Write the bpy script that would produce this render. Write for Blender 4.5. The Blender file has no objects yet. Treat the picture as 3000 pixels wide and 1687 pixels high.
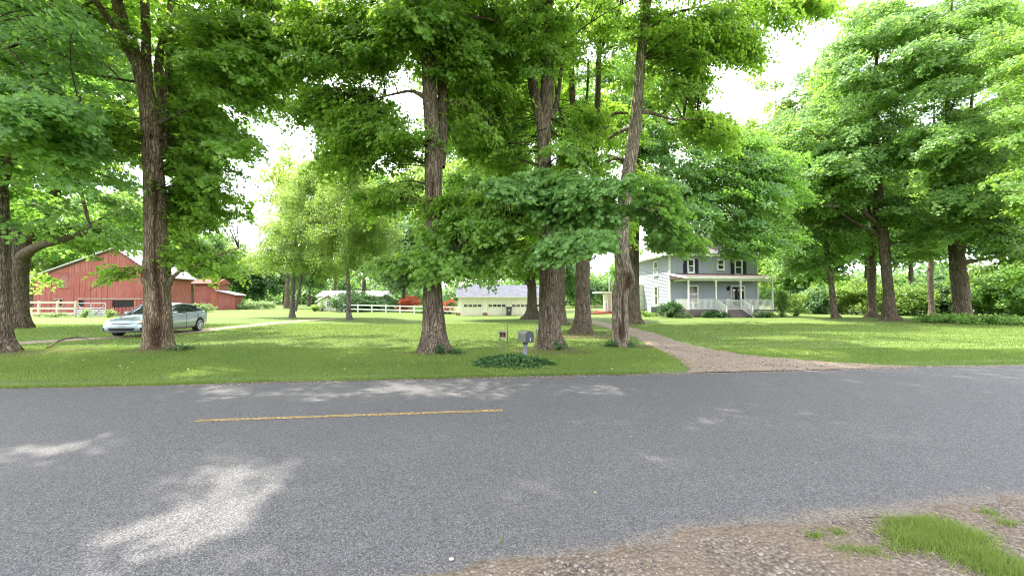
import bpy, bmesh, math, random
import numpy as np
from mathutils import Vector, Matrix
R = math.radians
rng = np.random.default_rng(7)
random.seed(7)
scene = bpy.context.scene
COL = scene.collection

# ------------------------------------------------------------------ camera, sky, sun, exposure
F, CX, CY, HZ, EYE = 1150.0, 1500.0, 843.5, 885.0, 1.6
PITCH = math.atan((HZ - CY) / F)
cam_d = bpy.data.cameras.new('camera'); cam = bpy.data.objects.new('camera', cam_d); COL.objects.link(cam)
cam_d.sensor_width = 36; cam_d.lens = 36 * F / 3000; cam_d.clip_start = 0.05; cam_d.clip_end = 3000
cam.location = (0, 0, EYE); cam.rotation_euler = (R(90) + PITCH, 0, 0)
scene.camera = cam

SUN_AZ, SUN_EL = R(-58), R(62)          # high, from the left
S = Vector((math.sin(SUN_AZ) * math.cos(SUN_EL), math.cos(SUN_AZ) * math.cos(SUN_EL), math.sin(SUN_EL)))
world = bpy.data.worlds.new('World'); scene.world = world; world.use_nodes = True
wn = world.node_tree; wn.nodes.clear()
wo = wn.nodes.new('ShaderNodeOutputWorld'); wb = wn.nodes.new('ShaderNodeBackground')
sky = wn.nodes.new('ShaderNodeTexSky'); sky.sky_type = 'NISHITA'; sky.sun_disc = False
sky.sun_elevation = SUN_EL; sky.sun_rotation = SUN_AZ; sky.dust_density = 1.5; sky.air_density = 1.0
wtc = wn.nodes.new('ShaderNodeTexCoord'); wnz = wn.nodes.new('ShaderNodeTexNoise')
wnz.inputs['Scale'].default_value = 2.2; wnz.inputs['Detail'].default_value = 6; wnz.inputs['Roughness'].default_value = .55
wr = wn.nodes.new('ShaderNodeMapRange'); wr.inputs[1].default_value = .36; wr.inputs[2].default_value = .56
wr.inputs[3].default_value = .30; wr.inputs[4].default_value = .97
wm = wn.nodes.new('ShaderNodeMixRGB'); wm.inputs[2].default_value = (10.4, 10.5, 11.3, 1)
wn.links.new(wtc.outputs['Generated'], wnz.inputs['Vector']); wn.links.new(wnz.outputs['Fac'], wr.inputs[0])
wn.links.new(wr.outputs[0], wm.inputs[0]); wn.links.new(sky.outputs[0], wm.inputs[1])
wn.links.new(wm.outputs[0], wb.inputs[0]); wn.links.new(wb.outputs[0], wo.inputs[0])
wb.inputs[1].default_value = 0.15
sd = bpy.data.lights.new('sun', 'SUN'); sd.energy = 3.8; sd.angle = R(.5); sd.color = (1, .94, .82)
so = bpy.data.objects.new('sun', sd); COL.objects.link(so)
so.rotation_euler = S.to_track_quat('Z', 'Y').to_euler(); so.location = (0, 0, 60)
vs = scene.view_settings
vs.view_transform = 'Standard'; vs.look = 'None'; vs.exposure = 1.88; vs.gamma = 1; vs.use_curve_mapping = False
cy = scene.cycles
cy.max_bounces = 9; cy.diffuse_bounces = 6; cy.glossy_bounces = 2; cy.transmission_bounces = 4; cy.transparent_max_bounces = 6
cy.caustics_reflective = False; cy.caustics_refractive = False
cy.use_denoising = True
cy.denoising_prefilter = 'NONE'
cy.filter_width = 1.1
cy.sample_clamp_indirect = 6

# ------------------------------------------------------------------ where things stand
TH = R(7.0)                                            # the road runs 7 degrees off the camera's cross axis
def uv(u, v): return (u * math.cos(TH) - v * math.sin(TH), u * math.sin(TH) + v * math.cos(TH))
def to_uv(x, y): return (x * math.cos(TH) + y * math.sin(TH), -x * math.sin(TH) + y * math.cos(TH))
cp, sp_ = math.cos(PITCH), math.sin(PITCH)
def ray(px, py):
    a, b = (px - CX) / F, (CY - py) / F
    return Vector((a, cp - b * sp_, sp_ + b * cp))
def at(px, py, d):                                    # the point at forward distance d seen at photo pixel px, py
    r = ray(px, py); k = d / r.y
    return Vector((r.x * k, d, EYE + r.z * k))
def proj(P):                                          # world points -> photo pixels
    P = np.asarray(P, float); y, z = P[..., 1], P[..., 2] - EYE
    fwd = y * cp + z * sp_; up = -y * sp_ + z * cp
    fwd = np.maximum(fwd, 1e-3)
    return CX + F * P[..., 0] / fwd, CY - F * up / fwd
def sstep(a, b, x):
    t = np.clip((x - a) / (b - a), 0, 1); return t * t * (3 - 2 * t)
def ground_z(x, y):
    x = np.asarray(x, float); y = np.asarray(y, float)
    v = -x * math.sin(TH) + y * math.cos(TH)
    z = .03 * np.sin(x * .31 + 1.3) * np.sin(y * .27) * sstep(8, 14, y)
    z = z + .10 * sstep(9, 20, v)
    z = z + .12 * sstep(24, 34, y) * sstep(4, 12, x)                    # the house stands a little higher
    z = z + .50 * sstep(42, 66, y) * sstep(-10, -26, x)                 # left field rises
    z = z - .12 * sstep(36, 55, y) * sstep(-12, -5, x) * sstep(6, 0, x)
    z = z + .35 * sstep(70, 120, y)
    z = np.where((v > 2.2), z * sstep(7.9, 8.35, v) - .06 * (1 - sstep(7.9, 8.35, v)), z)
    z = np.where(v <= 2.2, -.02 + .02 * np.sin(x * 2.1) * np.sin(y * 3.1), z)
    return z
def gz(x, y): return float(ground_z(x, y))
def on_ground(px, py):
    r = ray(px, py); z = 0.0
    for _ in range(6):
        k = (z - EYE) / r.z if r.z < -1e-4 else 60 / r.y
        z = gz(r.x * k, r.y * k)
    return Vector((r.x * k, r.y * k, z))

# ------------------------------------------------------------------ numpy noise
def _h(i, j, k, seed):
    n = (i.astype(np.int64) * 374761393 + j.astype(np.int64) * 668265263 + k.astype(np.int64) * 2147483647 + seed * 1274126177) & 0xffffffff
    n = ((n ^ (n >> 13)) * 1274126177) & 0xffffffff
    n = n ^ (n >> 16)
    return (n & 0xffff) / 65535.0
def vnoise(P, seed=0):
    P = np.asarray(P, float); f = np.floor(P).astype(np.int64); t = P - f; t = t * t * (3 - 2 * t)
    i, j, k = f[:, 0], f[:, 1], f[:, 2]; out = 0
    for a in (0, 1):
        for b in (0, 1):
            for c in (0, 1):
                w = (t[:, 0] if a else 1 - t[:, 0]) * (t[:, 1] if b else 1 - t[:, 1]) * (t[:, 2] if c else 1 - t[:, 2])
                out = out + w * _h(i + a, j + b, k + c, seed)
    return out
def fbm(P, o=3, seed=0):
    P = np.asarray(P, float); s, a, n = 0, 1, 0
    for q in range(o): s = s + a * vnoise(P * 2 ** q, seed + q); n += a; a *= .5
    return s / n

# ------------------------------------------------------------------ objects
def link(o, parent=None):
    COL.objects.link(o)
    if parent is not None: o.parent = parent
    return o
def tag(o, label=None, cat=None, group=None, kind=None):
    if label: o['label'] = label
    if cat: o['category'] = cat
    if group: o['group'] = group
    if kind: o['kind'] = kind
    return o
def thing(name, label, cat, loc=(0, 0, 0), rz=0, group=None):
    o = bpy.data.objects.new(name, None); o.empty_display_size = .2
    COL.objects.link(o); o.location = loc; o.rotation_euler = (0, 0, rz)
    return tag(o, label, cat, group)
def copy_tree(o, parent=None):
    c = o.copy(); COL.objects.link(c); c.parent = parent
    for ch in list(o.children): copy_tree(ch, c)
    return c
def np_mesh(name, V, F_, mat, parent=None, smooth=False, attrs=None, fattrs=None):
    """V (n,3); F_ (m,k) constant-size faces"""
    V = np.ascontiguousarray(V, np.float32); F_ = np.ascontiguousarray(F_, np.int32)
    me = bpy.data.meshes.new(name); m, k = F_.shape
    me.vertices.add(len(V)); me.vertices.foreach_set('co', V.ravel())
    me.loops.add(m * k); me.loops.foreach_set('vertex_index', F_.ravel())
    me.polygons.add(m); me.polygons.foreach_set('loop_start', np.arange(0, m * k, k, dtype=np.int32))
    if smooth: me.polygons.foreach_set('use_smooth', np.ones(m, bool))
    me.update(calc_edges=True)
    for nm, arr in (attrs or {}).items():
        a = me.attributes.new(nm, 'FLOAT', 'POINT'); a.data.foreach_set('value', np.ascontiguousarray(arr, np.float32))
    for nm, arr in (fattrs or {}).items():
        a = me.attributes.new(nm, 'FLOAT', 'FACE'); a.data.foreach_set('value', np.ascontiguousarray(arr, np.float32))
    if mat: me.materials.append(mat)
    return link(bpy.data.objects.new(name, me), parent)
class MB:
    def __init__(s): s.v, s.f = [], []
    def add(s, V, F_):
        n = len(s.v); s.v += [tuple(p) for p in V]; s.f += [tuple(i + n for i in q) for q in F_]; return s
    def box(s, x0, x1, y0, y1, z0, z1):
        return s.add([(x0, y0, z0), (x1, y0, z0), (x1, y1, z0), (x0, y1, z0), (x0, y0, z1), (x1, y0, z1), (x1, y1, z1), (x0, y1, z1)],
                     [(0, 3, 2, 1), (4, 5, 6, 7), (0, 1, 5, 4), (1, 2, 6, 5), (2, 3, 7, 6), (3, 0, 4, 7)])
    def bar(s, a, b, w, h=None, up=(0, 0, 1)):
        a, b = Vector(a), Vector(b); h = h or w; t = (b - a).normalized(); up = Vector(up)
        if abs(t.dot(up)) > .98: up = Vector((0, 1, 0))
        x = t.cross(up).normalized(); y = x.cross(t)
        V = [p + x * (w / 2 * i) + y * (h / 2 * j) for p in (a, b) for i, j in ((-1, -1), (1, -1), (1, 1), (-1, 1))]
        return s.add(V, [(3, 2, 1, 0), (4, 5, 6, 7), (0, 1, 5, 4), (1, 2, 6, 5), (2, 3, 7, 6), (3, 0, 4, 7)])
    def cyl(s, a, b, r0, r1=None, n=10):
        a, b = Vector(a), Vector(b); r1 = r0 if r1 is None else r1; t = (b - a).normalized()
        up = Vector((0, 0, 1)) if abs(t.z) < .9 else Vector((0, 1, 0)); x = t.cross(up).normalized(); y = x.cross(t)
        V = [p + (x * math.cos(6.28318 * i / n) + y * math.sin(6.28318 * i / n)) * r for p, r in ((a, r0), (b, r1)) for i in range(n)]
        F_ = [(i, (i + 1) % n, n + (i + 1) % n, n + i) for i in range(n)] + [tuple(range(n))[::-1], tuple(range(n, 2 * n))]
        return s.add(V, F_)
    def prism(s, poly, y0, y1):                           # poly in x,z extruded along y
        n = len(poly); V = [(x, y0, z) for x, z in poly] + [(x, y1, z) for x, z in poly]
        return s.add(V, [tuple(range(n)), tuple(range(2 * n - 1, n - 1, -1))] + [(i, i + n, (i + 1) % n + n, (i + 1) % n) for i in range(n)])
    def build(s, name, mat, parent=None, smooth=False, bevel=0):
        me = bpy.data.meshes.new(name); me.from_pydata(s.v, [], s.f)
        bm = bmesh.new(); bm.from_mesh(me); bmesh.ops.recalc_face_normals(bm, faces=bm.faces)
        if bevel: bmesh.ops.bevel(bm, geom=bm.edges[:], offset=bevel, segments=1, affect='EDGES')
        bm.to_mesh(me); bm.free()
        if smooth: me.polygons.foreach_set('use_smooth', [True] * len(me.polygons))
        me.materials.append(mat)
        return link(bpy.data.objects.new(name, me), parent)
def again(src, loc, parent, rot=None, scale=None):       # another object on the same mesh data
    o = src.copy(); COL.objects.link(o); o.parent = parent; o.location = loc
    if rot: o.rotation_euler = rot
    if scale: o.scale = scale
    return o

# ------------------------------------------------------------------ materials
class NT:
    def __init__(s, name):
        s.m = bpy.data.materials.new(name); s.m.use_nodes = True; s.t = s.m.node_tree; s.t.nodes.clear()
        s.out = s.n('OutputMaterial')
    def n(s, kind, **kw):
        nd = s.t.nodes.new('ShaderNode' + kind)
        for k, v in kw.items():
            if k in nd.inputs.keys() if hasattr(nd, 'inputs') else False: nd.inputs[k].default_value = v
            else: setattr(nd, k, v)
        return nd
    def l(s, a, b): s.t.links.new(a, b)
    def coord(s, scale=(1, 1, 1), kind='Object'):
        tc = s.n('TexCoord'); mp = s.n('Mapping'); mp.inputs['Scale'].default_value = scale
        s.l(tc.outputs[kind], mp.inputs['Vector']); return mp.outputs[0]
    def noise(s, vec, scale, detail=4, rough=.55, dist=0):
        n = s.n('TexNoise'); n.inputs['Scale'].default_value = scale; n.inputs['Detail'].default_value = detail
        n.inputs['Roughness'].default_value = rough; n.inputs['Distortion'].default_value = dist
        s.l(vec, n.inputs['Vector']); return n.outputs['Fac']
    def rng(s, val, a, b, c=0, d=1):
        r = s.n('MapRange'); s.l(val, r.inputs[0])
        for i, x in enumerate((a, b, c, d)): r.inputs[i + 1].default_value = x
        return r.outputs[0]
    def math(s, op, a, b):
        m = s.n('Math', operation=op)
        for i, x in enumerate((a, b)):
            if isinstance(x, (int, float)): m.inputs[i].default_value = x
            else: s.l(x, m.inputs[i])
        return m.outputs[0]
    def mix(s, fac, a, b, mode='MIX'):
        m = s.n('MixRGB', blend_type=mode)
        for i, x in enumerate((fac, a, b)):
            if isinstance(x, (int, float)): m.inputs[i].default_value = x
            elif isinstance(x, tuple): m.inputs[i].default_value = (*x, 1)[:4]
            else: s.l(x, m.inputs[i])
        return m.outputs[0]
    def attr(s, name): a = s.n('Attribute', attribute_name=name); return a.outputs['Fac']
    def bump(s, h, strength=.5, dist=.02):
        b = s.n('Bump'); b.inputs['Strength'].default_value = strength; b.inputs['Distance'].default_value = dist
        s.l(h, b.inputs['Height']); return b.outputs[0]
    def bsdf(s, col, rough=.7, normal=None, metal=0, spec=.3, coat=0):
        b = s.n('BsdfPrincipled'); b.inputs['Roughness'].default_value = rough if isinstance(rough, (int, float)) else .5
        if not isinstance(rough, (int, float)): s.l(rough, b.inputs['Roughness'])
        b.inputs['Metallic'].default_value = metal; b.inputs['Specular IOR Level'].default_value = spec
        b.inputs['Coat Weight'].default_value = coat; b.inputs['Coat Roughness'].default_value = .05
        if isinstance(col, tuple): b.inputs['Base Color'].default_value = (*col, 1)[:4]
        else: s.l(col, b.inputs['Base Color'])
        if normal is not None: s.l(normal, b.inputs['Normal'])
        return b.outputs[0]
    def done(s, sh): s.l(sh, s.out.inputs['Surface']); return s.m

def paint(name, col, rough=.5, var=.18, grime=.25, scale=3, spec=.35):
    t = NT(name); v = t.coord(kind='Object'); n1 = t.noise(v, scale, 5); n2 = t.noise(v, scale * 12, 3)
    c = t.mix(t.rng(n1, .3, .7), tuple(x * (1 - var) for x in col), tuple(min(1, x * (1 + var * .5)) for x in col))
    c = t.mix(t.rng(n2, .55, .8, 0, grime), c, tuple(x * .55 for x in col))
    return t.done(t.bsdf(c, rough, t.bump(n2, .15, .01), spec=spec))
def leaf_mat(name, dark, light, warm, trans, tw=.42):
    t = NT(name); tint = t.attr('tint')
    c = t.mix(tint, dark, light)
    g = t.noise(t.coord(kind='Object'), .35, 2)
    c = t.mix(t.rng(g, .45, .72, 0, .5), c, warm)
    oi = t.n('ObjectInfo'); c = t.mix(t.rng(oi.outputs['Random'], .55, 1, 0, .55), c, tuple(x * .55 for x in dark)); c = t.mix(t.rng(oi.outputs['Random'], .35, 0, 0, .5), c, warm)
    p = t.bsdf(c, .42, spec=.4)
    tr = t.n('BsdfTranslucent'); t.l(t.mix(tint, trans, tuple(min(1, x * 1.25) for x in trans)), tr.inputs[0])
    m = t.n('MixShader'); m.inputs[0].default_value = tw; t.l(p, m.inputs[1]); t.l(tr.outputs[0], m.inputs[2])
    return t.done(m.outputs[0])
def bark_mat(name, lo, hi, moss=(.07, .085, .035), moss_amt=.35, vs_=.34):
    t = NT(name); v = t.coord((1, 1, vs_)); n1 = t.noise(v, 7, 7, .68, .3); n2 = t.noise(v, 38, 4, .65)
    wv = t.n('MixRGB', blend_type='ADD'); wv.inputs[0].default_value = .16; t.l(t.coord((1, 1, .13)), wv.inputs[1]); nz = t.n('TexNoise'); nz.inputs['Scale'].default_value = 5; t.l(v, nz.inputs['Vector']); t.l(nz.outputs['Color'], wv.inputs[2])
    vo = t.n('TexVoronoi', feature='DISTANCE_TO_EDGE'); vo.inputs['Scale'].default_value = 17; t.l(wv.outputs[0], vo.inputs['Vector'])
    crack = t.rng(vo.outputs['Distance'], .0, .16, 1, 0); big = t.noise(t.coord(), 1.1, 5, .6); lich = t.noise(t.coord(), 6, 5, .7)
    c = t.mix(t.rng(n1, .32, .66), lo, hi)
    c = t.mix(t.rng(n2, .3, .55, .5, 0), c, tuple(x * .4 for x in lo))
    c = t.mix(t.rng(big, .42, .68, 0, .55), c, tuple(x * .55 for x in hi))
    c = t.mix(t.rng(lich, .58, .72, 0, moss_amt), c, (.20, .22, .15)); c = t.mix(t.rng(big, .5, .7, 0, moss_amt), c, moss)
    c = t.mix(t.math('MULTIPLY', crack, .6), c, tuple(x * .35 for x in lo))
    rot = t.attr('rot'); rc = t.mix(t.rng(n2, .35, .65), (.018, .010, .007), (.095, .050, .030))
    c = t.mix(t.math('MULTIPLY', rot, .9), c, rc)
    h = t.math('SUBTRACT', t.math('ADD', n1, t.math('MULTIPLY', n2, .4)), t.math('MULTIPLY', crack, .7))
    return t.done(t.bsdf(c, .92, t.bump(h, 1.0, .06), spec=.1))

M = {}
M['leaf_near'] = leaf_mat('maple_leaf', (.058, .122, .028), (.160, .270, .060), (.150, .245, .040), (.40, .64, .070), .50)
M['leaf_blue'] = leaf_mat('maple_leaf_painted_shade', (.060, .130, .050), (.155, .275, .100), (.130, .240, .055), (.32, .58, .075), .45)  # bluer copy of the maple leaf, shade put into its colour
M['leaf_low'] = leaf_mat('brightened_branch_leaf', (.070, .150, .045), (.165, .300, .090), (.130, .245, .060), (.28, .52, .07), .40)  # lighter leaf copy, light the canopy blocks is put into the colour
M['leaf_mid'] = leaf_mat('maple_leaf_far', (.058, .122, .034), (.148, .255, .072), (.135, .235, .050), (.33, .56, .085), .48)
M['leaf_light'] = leaf_mat('birch_leaf', (.085, .155, .040), (.185, .285, .080), (.195, .275, .062), (.38, .54, .090), .46)
M['leaf_far'] = leaf_mat('hazed_woodland_leaf', (.060, .125, .058), (.140, .240, .105), (.130, .220, .080), (.28, .46, .11), .42)  # paler and bluer, distance haze put into the leaf colour
M['leaf_dark'] = leaf_mat('shrub_leaf', (.026, .075, .026), (.075, .160, .052), (.060, .130, .030), (.11, .24, .035), .35)
M['leaf_red'] = leaf_mat('red_maple_leaf', (.28, .045, .022), (.55, .13, .06), (.45, .12, .05), (.60, .15, .06), .4)
M['flower'] = leaf_mat('bed_leaf', (.15, .25, .07), (.32, .44, .17), (.30, .40, .16), (.30, .42, .12), .3)
M['bark'] = bark_mat('maple_bark', (.090, .070, .050), (.30, .24, .175))
M['bark_pale'] = bark_mat('dead_wood_bark', (.15, .12, .09), (.46, .385, .295), moss_amt=.25)
M['bark_brown'] = bark_mat('rotting_maple_bark', (.13, .095, .062), (.42, .32, .22), moss_amt=.4)
M['bark_birch'] = bark_mat('birch_bark', (.05, .042, .035), (.50, .47, .42), moss_amt=.1, vs_=1.8)
M['twig'] = bark_mat('twig_bark', (.040, .032, .024), (.13, .10, .075), moss_amt=.1)

def mk_grass(name='lawn'):
    t = NT(name); v = t.coord()
    a = t.noise(v, .35, 5, .6); b = t.noise(v, 3.2, 5, .6); c3 = t.noise(v, 42, 3, .7)
    c = t.mix(t.rng(a, .35, .65), (.112, .166, .036), (.165, .220, .050))
    c = t.mix(t.rng(b, .5, .75, 0, .65), c, (.110, .155, .036))
    c = t.mix(t.rng(c3, .35, .7, 0, .8), c, (.026, .062, .014))
    mow = t.n('TexWave'); mow.wave_type = 'BANDS'; mow.bands_direction = 'Y'
    mp = t.coord((1, 1, 1)); rot = t.n('Mapping'); rot.inputs['Rotation'].default_value = (0, 0, R(-11)); t.l(mp, rot.inputs[0])
    t.l(rot.outputs[0], mow.inputs[0]); mow.inputs['Scale'].default_value = .32; mow.inputs['Distortion'].default_value = 1.6
    mow.inputs['Detail'].default_value = 2
    sx = t.n('SeparateXYZ'); t.l(t.coord(), sx.inputs[0])
    side = t.rng(sx.outputs[0], 5, 9)
    c = t.mix(t.math('MULTIPLY', t.rng(mow.outputs['Fac'], .55, .95, 0, .38), side), c, (.175, .235, .085))
    dry = t.noise(v, 1.1, 4, .7); c = t.mix(t.rng(dry, .62, .8, 0, .5), c, (.19, .175, .075))
    return t.done(t.bsdf(c, .85, t.bump(c3, .8, .03), spec=.15))
M['grass'] = mk_grass()
t = NT('grass_blade'); tint = t.attr('tint')
p = t.bsdf(t.mix(tint, (.080, .138, .026), (.215, .275, .065)), .55, spec=.25)
tr = t.n('BsdfTranslucent'); tr.inputs[0].default_value = (.22, .34, .045, 1)
mx = t.n('MixShader'); mx.inputs[0].default_value = .35; t.l(p, mx.inputs[1]); t.l(tr.outputs[0], mx.inputs[2])
M['blade'] = t.done(mx.outputs[0])
def mk_asphalt():
    t = NT('asphalt'); v = t.coord(); vo = t.n('TexVoronoi'); vo.inputs['Scale'].default_value = 84; t.l(v, vo.inputs['Vector'])
    vo2 = t.n('TexVoronoi'); vo2.inputs['Scale'].default_value = 190; t.l(v, vo2.inputs['Vector'])
    sep = t.n('SeparateColor'); t.l(vo.outputs['Color'], sep.inputs[0]); sep2 = t.n('SeparateColor'); t.l(vo2.outputs['Color'], sep2.inputs[0])
    big = t.noise(v, .5, 4); mid = t.noise(v, 6, 4)
    c = t.mix(t.rng(sep.outputs[0], 0, 1), (.050, .049, .050), (.130, .127, .130))
    c = t.mix(t.rng(sep2.outputs[1], .74, 1, 0, .7), c, (.30, .29, .285))
    c = t.mix(t.rng(vo.outputs['Distance'], .45, .8, 0, .5), c, (.03, .03, .033))
    c = t.mix(t.rng(big, .4, .7, 0, .35), c, (.085, .08, .082)); c = t.mix(t.rng(mid, .55, .8, 0, .3), c, (.05, .05, .055))
    dirt = t.attr('dirt'); dn = t.noise(v, 9, 5, .7)
    c = t.mix(t.rng(t.math('ADD', t.math('MULTIPLY', dirt, 1.25), dn), .95, 1.45), c, t.mix(sep.outputs[0], (.075, .062, .052), (.21, .18, .15)))
    h = t.math('SUBTRACT', t.math('MULTIPLY', sep.outputs[1], .5), vo.outputs['Distance'])
    return t.done(t.bsdf(c, .82, t.bump(h, .55, .008), spec=.3))
M['asphalt'] = mk_asphalt()
t = NT('bare_soil'); n_ = t.noise(t.coord(), 5, 5, .7); n2_ = t.noise(t.coord(), 40, 3, .7)
M['soil'] = t.done(t.bsdf(t.mix(t.rng(n2_, .5, .7), t.mix(t.rng(n_, .4, .6), (.085, .055, .035), (.07, .095, .03)), (.20, .15, .10)), .95, t.bump(n2_, .8, .03), spec=.1))
def mk_gravel(name, a, b, e, scale=38):
    t = NT(name); v = t.coord(); vo = t.n('TexVoronoi'); vo.inputs['Scale'].default_value = scale; t.l(v, vo.inputs['Vector'])
    sep = t.n('SeparateColor'); t.l(vo.outputs['Color'], sep.inputs[0]); n = t.noise(v, 1.6, 5, .65); n2 = t.noise(v, 14, 3)
    c = t.mix(sep.outputs[0], a, b); c = t.mix(t.rng(sep.outputs[2], .8, 1, 0, .6), c, (.36, .31, .27))
    c = t.mix(t.rng(vo.outputs['Distance'], .4, .8, 0, .6), c, tuple(x * .35 for x in a))
    c = t.mix(t.rng(n, .42, .62, 0, .75), c, e); c = t.mix(t.rng(n2, .5, .75, 0, .35), c, tuple(x * .6 for x in a))
    return t.done(t.bsdf(c, .9, t.bump(t.math('SUBTRACT', sep.outputs[1], vo.outputs['Distance']), .8, .015), spec=.2))
M['gravel'] = mk_gravel('gravel', (.115, .092, .070), (.215, .175, .140), (.165, .125, .090))
M['dirt'] = mk_gravel('driveway_gravel', (.20, .150, .108), (.34, .275, .210), (.29, .22, .155), 26)
t = NT('pebble'); oi = t.attr('tint'); nn = t.noise(t.coord(), 40, 2)
cr = t.n('ValToRGB'); t.l(oi, cr.inputs[0]); e = cr.color_ramp.elements
e[0].color = (.045, .045, .048, 1); e[1].color = (.30, .27, .23, 1)
for ps, cc in ((.3, (.12, .11, .11, 1)), (.55, (.22, .16, .13, 1)), (.8, (.26, .22, .19, 1))): q = e.new(ps); q.color = cc
M['pebble'] = t.done(t.bsdf(cr.outputs[0], .75, spec=.3))
t = NT('yellow_road_paint'); v = t.coord(); n = t.noise(v, 26, 4, .75); n2 = t.noise(v, 3, 3)
c = t.mix(t.rng(n, .44, .60), (.085, .082, .078), (.52, .33, .075)); c = t.mix(t.rng(n2, .4, .7, 0, .3), c, (.12, .1, .08))
M['yellow'] = t.done(t.bsdf(c, .7, t.bump(n, .6, .01)))
M['white'] = paint('white_paint', (.74, .75, .70)); M['white_old'] = paint('weathered_white_paint', (.66, .64, .56), grime=.5)
M['trim'] = paint('cream_trim_paint', (.70, .72, .62))
M['siding'] = paint('blue_grey_vinyl', (.33, .36, .40), .55, .06, .08); M['shutter'] = paint('navy_shutter', (.018, .022, .045), .5)
M['garage'] = paint('cream_garage_paint', (.88, .81, .67), .6, .08, .10); M['shed'] = paint('pale_yellow_shed_paint', (.62, .61, .47), .6)
M['porch'] = paint('brown_deck_stain', (.155, .125, .120), .75, .2, .4); M['stone'] = paint('foundation_block', (.20, .18, .18), .9)
M['rust'] = paint('rusty_metal', (.30, .10, .05), .8); M['steel'] = paint('galvanised_steel', (.36, .38, .41), .45, .15, .3)
M['wood'] = paint('grey_weathered_wood', (.27, .235, .18), .85, .3, .5, 6); M['fence'] = paint('bleached_fence_board', (.50, .42, .30), .85, .25, .4, 5)
M['dark'] = paint('dark_opening', (.012, .012, .013), .9); M['black'] = paint('black_metal', (.014, .014, .017), .4)
M['plastic'] = paint('grey_bin_plastic', (.055, .058, .065), .5); M['tin'] = paint('tin_roof', (.44, .44, .47), .38, .15, .35, 1.5, .5)
M['brick'] = paint('red_brick', (.30, .12, .08), .9); M['step_red'] = paint('red_step_paint', (.33, .06, .045), .6)
M['green_wood'] = paint('mossy_stake', (.12, .13, .075), .85, .3, .5, 9)
M['mailbox'] = paint('black_mailbox_metal', (.024, .026, .034), .38, .3, .4, 8, .5)
M['mailbox_side'] = paint('faded_green_metal', (.17, .18, .14), .5, .3, .5, 8)
M['post_grey'] = paint('grey_painted_post', (.15, .155, .175), .8, .3, .5, 12)
def mk_barn():
    t = NT('barn_red'); v = t.coord((1, 1, .12)); n = t.noise(v, 9, 6, .7); b = t.noise(t.coord(kind='Object'), .5, 4)
    oi = t.n('ObjectInfo'); c = t.mix(t.rng(n, .35, .7), (.20, .058, .046), (.29, .105, .085))
    c = t.mix(t.rng(b, .4, .75, 0, .5), c, (.33, .16, .13)); c = t.mix(t.math('MULTIPLY', oi.outputs['Random'], .3), c, (.19, .045, .035))
    return t.done(t.bsdf(c, .85, t.bump(n, .5, .02), spec=.15))
M['barn'] = mk_barn()
def mk_shingle(name, a, b, rust=None):
    t = NT(name); v = t.coord(kind='Object'); br = t.n('TexBrick'); sx = t.n('SeparateXYZ'); t.l(v, sx.inputs[0]); cb = t.n('CombineXYZ')
    t.l(t.math('ADD', sx.outputs[0], t.math('MULTIPLY', sx.outputs[1], .0)), cb.inputs[0]); t.l(sx.outputs[2], cb.inputs[1])
    t.l(cb.outputs[0], br.inputs['Vector']); br.inputs['Scale'].default_value = 1
    br.inputs['Brick Width'].default_value = .3; br.inputs['Row Height'].default_value = .08; br.inputs['Mortar Size'].default_value = .006
    br.inputs['Color1'].default_value = (*a, 1); br.inputs['Color2'].default_value = (*b, 1); br.inputs['Mortar'].default_value = (*[x * .4 for x in a], 1)
    c = br.outputs['Color']; n = t.noise(v, 2.2, 5); c = t.mix(t.rng(n, .4, .7, 0, .4), c, tuple(x * 1.4 for x in b))
    if rust: c = t.mix(t.rng(t.noise(v, 1.1, 5, .7), .52, .66, 0, .8), c, rust)
    return t.done(t.bsdf(c, .9, t.bump(br.outputs['Fac'], .4, .01), spec=.2))
M['roof'] = mk_shingle('grey_shingles', (.11, .11, .125), (.16, .16, .185), (.28, .15, .10))
M['roof_garage'] = mk_shingle('blue_grey_shingles', (.085, .088, .11), (.125, .13, .16))
M['roof_porch'] = mk_shingle('brown_shingles', (.085, .068, .066), (.14, .10, .095))
def mk_glass(name, tint=(.02, .025, .03), curtain=None):
    t = NT(name); v = t.coord(kind='Object'); c = tint
    if curtain: c = t.mix(t.rng(t.noise(v, 2.3, 2), .45, .55), tint, curtain)
    return t.done(t.bsdf(c, .06, spec=.8))
M['glass'] = mk_glass('window_glass'); M['glass_blind'] = mk_glass('window_glass_with_curtain', (.03, .035, .03), (.16, .13, .10))
t = NT('silver_car_paint'); fl = t.noise(t.coord(), 900, 1)
M['car'] = t.done(t.bsdf(t.mix(fl, (.25, .30, .345), (.34, .395, .44)), .32, metal=.55, spec=.5, coat=.8))
M['tyre'] = paint('tyre_rubber', (.022, .022, .024), .8); M['alloy'] = paint('wheel_alloy', (.55, .56, .58), .3)
t = NT('lamp_lens'); M['lens'] = t.done(t.bsdf((.62, .58, .54), .08, spec=.9, coat=1))
t = NT('amber_lens'); M['amber'] = t.done(t.bsdf((.65, .25, .08), .1, spec=.9, coat=1))
t = NT('red_lens'); M['redlens'] = t.done(t.bsdf((.45, .03, .03), .1, spec=.9, coat=1))
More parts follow.
